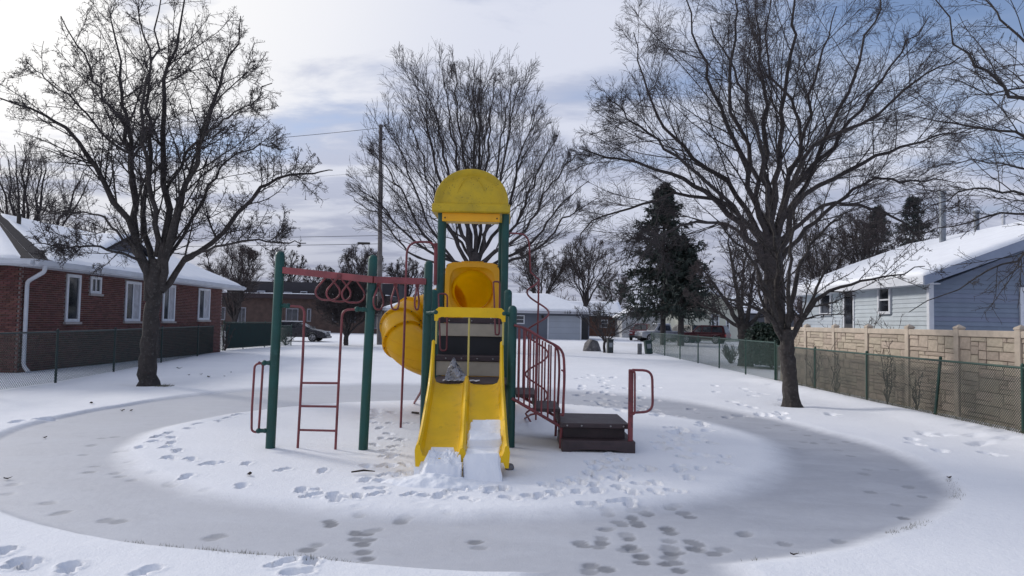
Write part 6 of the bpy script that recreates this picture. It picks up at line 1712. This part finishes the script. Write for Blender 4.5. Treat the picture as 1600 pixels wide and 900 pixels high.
# ---- shrubs
def shrub(name, label, u, v, d, h, w, seed, mt, n=26, leafy=False, kids=7):
    rg = np.random.RandomState(seed); p = at(u, v, d); base = np.array([p[0], d, 0.0])
    root = thing(name, base, label, 'bush')
    az = rg.uniform(0, 2 * math.pi, n); sp = rg.uniform(.1, 1, n); S = 6
    s = np.linspace(0, 1, S)
    P = base + np.stack([np.cos(az)[:, None] * sp[:, None] * w * s ** 1.1, np.sin(az)[:, None] * sp[:, None] * w * s ** 1.1, (h * (1 - .35 * sp[:, None] ** 2)) * rg.uniform(.7, 1, (n, 1)) * s], -1)
    P[:, 1:] += rg.normal(size=(n, S - 1, 3)) * .04
    Rd = np.tile(np.linspace(.014, .006, S) * (d / 20) ** .5, (n, 1)); re = .0045 * max(1, d / 22)
    c, cr = grow(rg, P, Rd, kids, .2, 1, 38, 14, .35, 4, .2, .08, .6, re); e, er = grow(rg, c, cr, 3, .2, 1, 45, 14, .45, 3, .25, .05, .7, re)
    V, F = branch_mesh([(P, Rd, 4)]); link('stems', raw_mesh('stems', V - base, [F], mt), root)
    V, F = branch_mesh([(c, cr, 3), (e, er, 3)]); o = link('twigs', raw_mesh('twigs', V - base, [F], mt), root); o['kind'] = 'stuff'
    if leafy:
        N = 9000; th = rg.uniform(0, 2 * math.pi, N); ph = rg.rand(N); rr = rg.rand(N) ** .4
        lump = 1 + .18 * np.sin(3 * th + 2) * np.sin(5 * ph) + .12 * rg.normal(size=N)
        c_ = base + np.c_[np.cos(th) * rr * w * np.sqrt(1 - (ph * .9) ** 2) * lump, np.sin(th) * rr * w * np.sqrt(1 - (ph * .9) ** 2) * lump, .15 + ph * (h - .2) * (.8 + .2 * lump)]
        a = nz(rg.normal(size=(N, 3))); b_ = nz(np.cross(a, rg.normal(size=(N, 3)))); k = .07
        V = np.stack([c_ - a * k, c_ + b_ * k * .6, c_ + a * k, c_ - b_ * k * .6], 1).reshape(-1, 3)
        o = link('leaves', raw_mesh('leaves', V - base, [np.arange(N * 4).reshape(-1, 4)], mat('evergreen_leaf', (.016, .034, .022), .6, .3, 3)), root); o['kind'] = 'stuff'
    return root


shrub('evergreen_bush', 'dark rounded evergreen bush right of the forked yard tree behind the fence', 1205, 545, 30, 1.9, 1.15, 1, M_TWIG, leafy=True)
shrub('bare_bush', 'small round bare bush on the snow beside the forked yard tree', 1142, 560, 33, 1.0, .7, 2, M_TWIGB)
shrub('bare_bush', 'leafless bush standing between the door and dark window of the pale house', 1303, 512, 21.8, 2.35, .8, 3, M_TWIGB, 16, kids=5)
shrub('bare_bush', 'leafless bush against the pale house wall below the corner window', 1357, 512, 20.3, 2.4, .9, 4, M_TWIGB, 18, kids=5)
shrub('bare_bush', 'low leafless bush near the white corner board of the pale house', 1392, 512, 19.6, 2.15, .6, 5, M_TWIGB, 12, kids=4)
shrub('bare_vine', 'bare vines grown through the short fence run by the grey sedan', 446, 530, 44.5, 1.1, .8, 6, M_TWIG, 12)
shrub('bare_vine', 'bare stems in front of the dark screened fence section', 352, 530, 36.0, 1.7, .5, 7, M_TWIGB, 8, kids=3)
# climbing stems between the two right hand fences
for (u, y, h, n, sd, lb) in ((1275, 20.6, 1.55, 7, 11, 'bare climbing stems between the fences nearest the small tree'), (1290, 19.2, 1.5, 5, 12, 'thin bare climbing stems beside the second fence post from the small tree'),
                             (1382, 16.6, 1.45, 9, 13, 'tangled bare vine in the middle of the right chain link fence'), (1415, 15.4, 1.0, 6, 14, 'short bare sapling behind the chain link near the leaning post')):
    shrub('bare_vine', lb, 800 + 8.85 / y * FOC, 560, y, h, .22, sd, M_TWIGB, n, kids=3)
print('branches', NT_, 'tris', sum(len(o.data.polygons) for o in bpy.data.objects if o.type == 'MESH') * 2)
# ------------------------------------------------------------------ small things on the snow
def tufts(name, label, pts, n, h, seed, mt):
    rg = np.random.RandomState(seed); c = np.array(pts)[rg.randint(len(pts), size=n)] + rg.normal(size=(n, 2)) * .035
    z = base_height(c[:, 0], c[:, 1])[0]; H_ = h * rg.uniform(.4, 1.2, n); a = rg.uniform(0, 2 * math.pi, n); le = rg.normal(size=(n, 2)) * .5
    d_ = np.c_[np.cos(a), np.sin(a)] * .0022; B = np.c_[c, z - .01]
    T = np.c_[c + le * H_[:, None], z + H_]
    V = np.stack([B + np.c_[d_, np.zeros(n)], B - np.c_[d_, np.zeros(n)], T], 1).reshape(-1, 3)
    o = link(name, raw_mesh(name, V, [np.arange(n * 3).reshape(-1, 3)], mt)); tag(o, label, 'grass', kind='stuff')


def edge_pts(pix, step=.02):
    P = [onground(u, v)[:2] for u, v in pix]; out = []
    for a, b in zip(P[:-1], P[1:]):
        k = max(2, int(np.linalg.norm(b - a) / step)); out += [a * (1 - t) + b * t for t in np.linspace(0, 1, k)]
    return out


g1 = edge_pts([(205, 838), (215, 841), (228, 843)]) + edge_pts([(255, 848), (285, 852)]) + edge_pts([(310, 855), (345, 858), (375, 862)]) + edge_pts([(378, 862), (405, 866)]) * 2 + edge_pts([(425, 866), (470, 869), (530, 873), (560, 876)])
tufts('grass_tufts', 'dark grass tips poking out along the near edge of the icy path', g1, 380, .032, 3, M_GRASS)
g2 = edge_pts([(1165, 870), (1192, 867)]) + edge_pts([(1390, 830), (1420, 823), (1445, 813)]) * 2 + edge_pts([(1484, 748), (1495, 770), (1494, 780)]) + edge_pts([(1250, 859), (1262, 862)])
tufts('grass_tufts', 'sparse dark grass tips along the right outer edge of the icy path', g2, 260, .03, 4, M_GRASS)
g3 = [np.array([8.5 + .12 * rs.randn(), y]) for y in np.linspace(9, 22, 500)]
tufts('fence_weeds', 'dry weeds along the foot of the right chain link fence', g3, 1500, .16, 5, M_GRASS)
g4 = [np.array(b_[:2]) + (.25 + .3 * rs.rand(), .1 * rs.randn()) for b_ in [onground(232, 603)] * 60]
tufts('trunk_grass', 'patch of bare grass at the foot of the left tree', g4, 500, .05, 6, M_GRASS)


def leaf(p, s, a, label):
    V = []; n = 8
    for i in range(n):
        t = 2 * math.pi * i / n; rr = s * (1 + .25 * math.cos(3 * t + a)); V.append((rr * math.cos(t), rr * .55 * math.sin(t), .012 + .35 * s * math.cos(2 * t) * .6 + .3 * s))
    V.append((0, 0, .008)); F = [(i, (i + 1) % n, n) for i in range(n)]
    V += [(x, y, z - .002) for x, y, z in V[:]]; F += [((i + 1) % n + n + 1, i + n + 1, n + n + 1) for i in range(n)]
    me = bpy.data.meshes.new('dead_leaf'); me.from_pydata(V, [], F); me.materials.append(M_LEAF)
    o = link('dead_leaf', me); o.location = p; o.rotation_euler = (0, 0, a); return tag(o, label, 'leaf')


LV = [(280, 576, .10, 'dark leaf on the snow nearest the left tree trunk'), (295, 586, .05, 'tiny dark leaf just below the largest leaf by the left tree'), (314, 585, .055, 'small dark leaf second from the left tree'),
      (326, 589, .075, 'broader dark leaf in the row right of the left tree'), (351, 588, .04, 'small dark leaf toward the ladder from the left tree'), (361, 582, .045, 'rightmost small dark leaf between the left tree and the ladder'),
      (143, 631, .06, 'dark clump on the snow bank at the far left path edge, upper one'), (191, 638, .055, 'dark clump on the outer path edge below the left tree'), (205, 638, .045, 'small clump at the path edge right of the darker clump'),
      (390, 743, .05, 'single dark leaf on the inner snow below the left post'), (70, 679, .04, 'dark speck on the snow at the left edge of the path'), (12, 742, .045, 'lone dark leaf on the ice at the far left'), (1240, 866, .035, 'small dark leaf at the near right edge of the path'),
      (1483, 747, .04, 'small dark clump at the right outer path edge')]
for (u, v, s, lb) in LV:
    p = onground(u, v); h_ = float(base_height(np.array([p[0]]), np.array([p[1]]))[0][0]); leaf((p[0], p[1], h_ + .004), s * .9, random.random() * 6, lb)
# stick left of the slide, bare patch stick under the tower
m = MB(); a, b = onground(549, 742), onground(586, 740); z_ = .02
m.tube([(a[0], a[1], z_ + .012), ((a[0] + b[0]) / 2, (a[1] + b[1]) / 2 + .02, z_ + .02), (b[0], b[1], z_ + .006)], [.009, .012, .005], 6); o = m.build('stick', M_LEAF); tag(o, 'short dark stick lying in the snow left of the slide foot', 'stick')
m = MB(); a, b = onground(644, 646), onground(654, 648); m.tube([(a[0], a[1], .02), (b[0], b[1], .03)], .02, 6); o = m.build('stick', M_LEAF); tag(o, 'small dark stick on the snow behind the left front post of the tower', 'stick')
# basement window well behind the fence end
# rocks by the slide foot
for k, (u, v, s) in enumerate(((728, 738, .055), (796, 735, .06))):
    p = onground(u, v); boulder((p[0], p[1] + .05, .03), (s, s, s * .8), 'dark clod under the %s edge of the slide foot' % ('middle' if k == 0 else 'right'))
    COL.objects[-1]['category'] = 'clod'; 
for o in [o for o in bpy.data.objects if o.name.startswith('boulder') and o.get('category') == 'clod']: o.name = 'clod'; 
# road across the street in front of the houses: packed snow with darker wheel tracks
def strip(name, x0, x1, y0, y1, z, mt, n=60):
    xs = np.linspace(x0, x1, n); V = []; 
    for x in xs: V += [(x, y0 + .25 * math.sin(x * .3), z), (x, y1 + .2 * math.sin(x * .23 + 1), z)]
    F = [(2 * i, 2 * i + 2, 2 * i + 3, 2 * i + 1) for i in range(n - 1)]
    me = bpy.data.meshes.new(name); me.from_pydata(V, [], F); me.materials.append(mt); return tag(link(name, me), kind='structure')
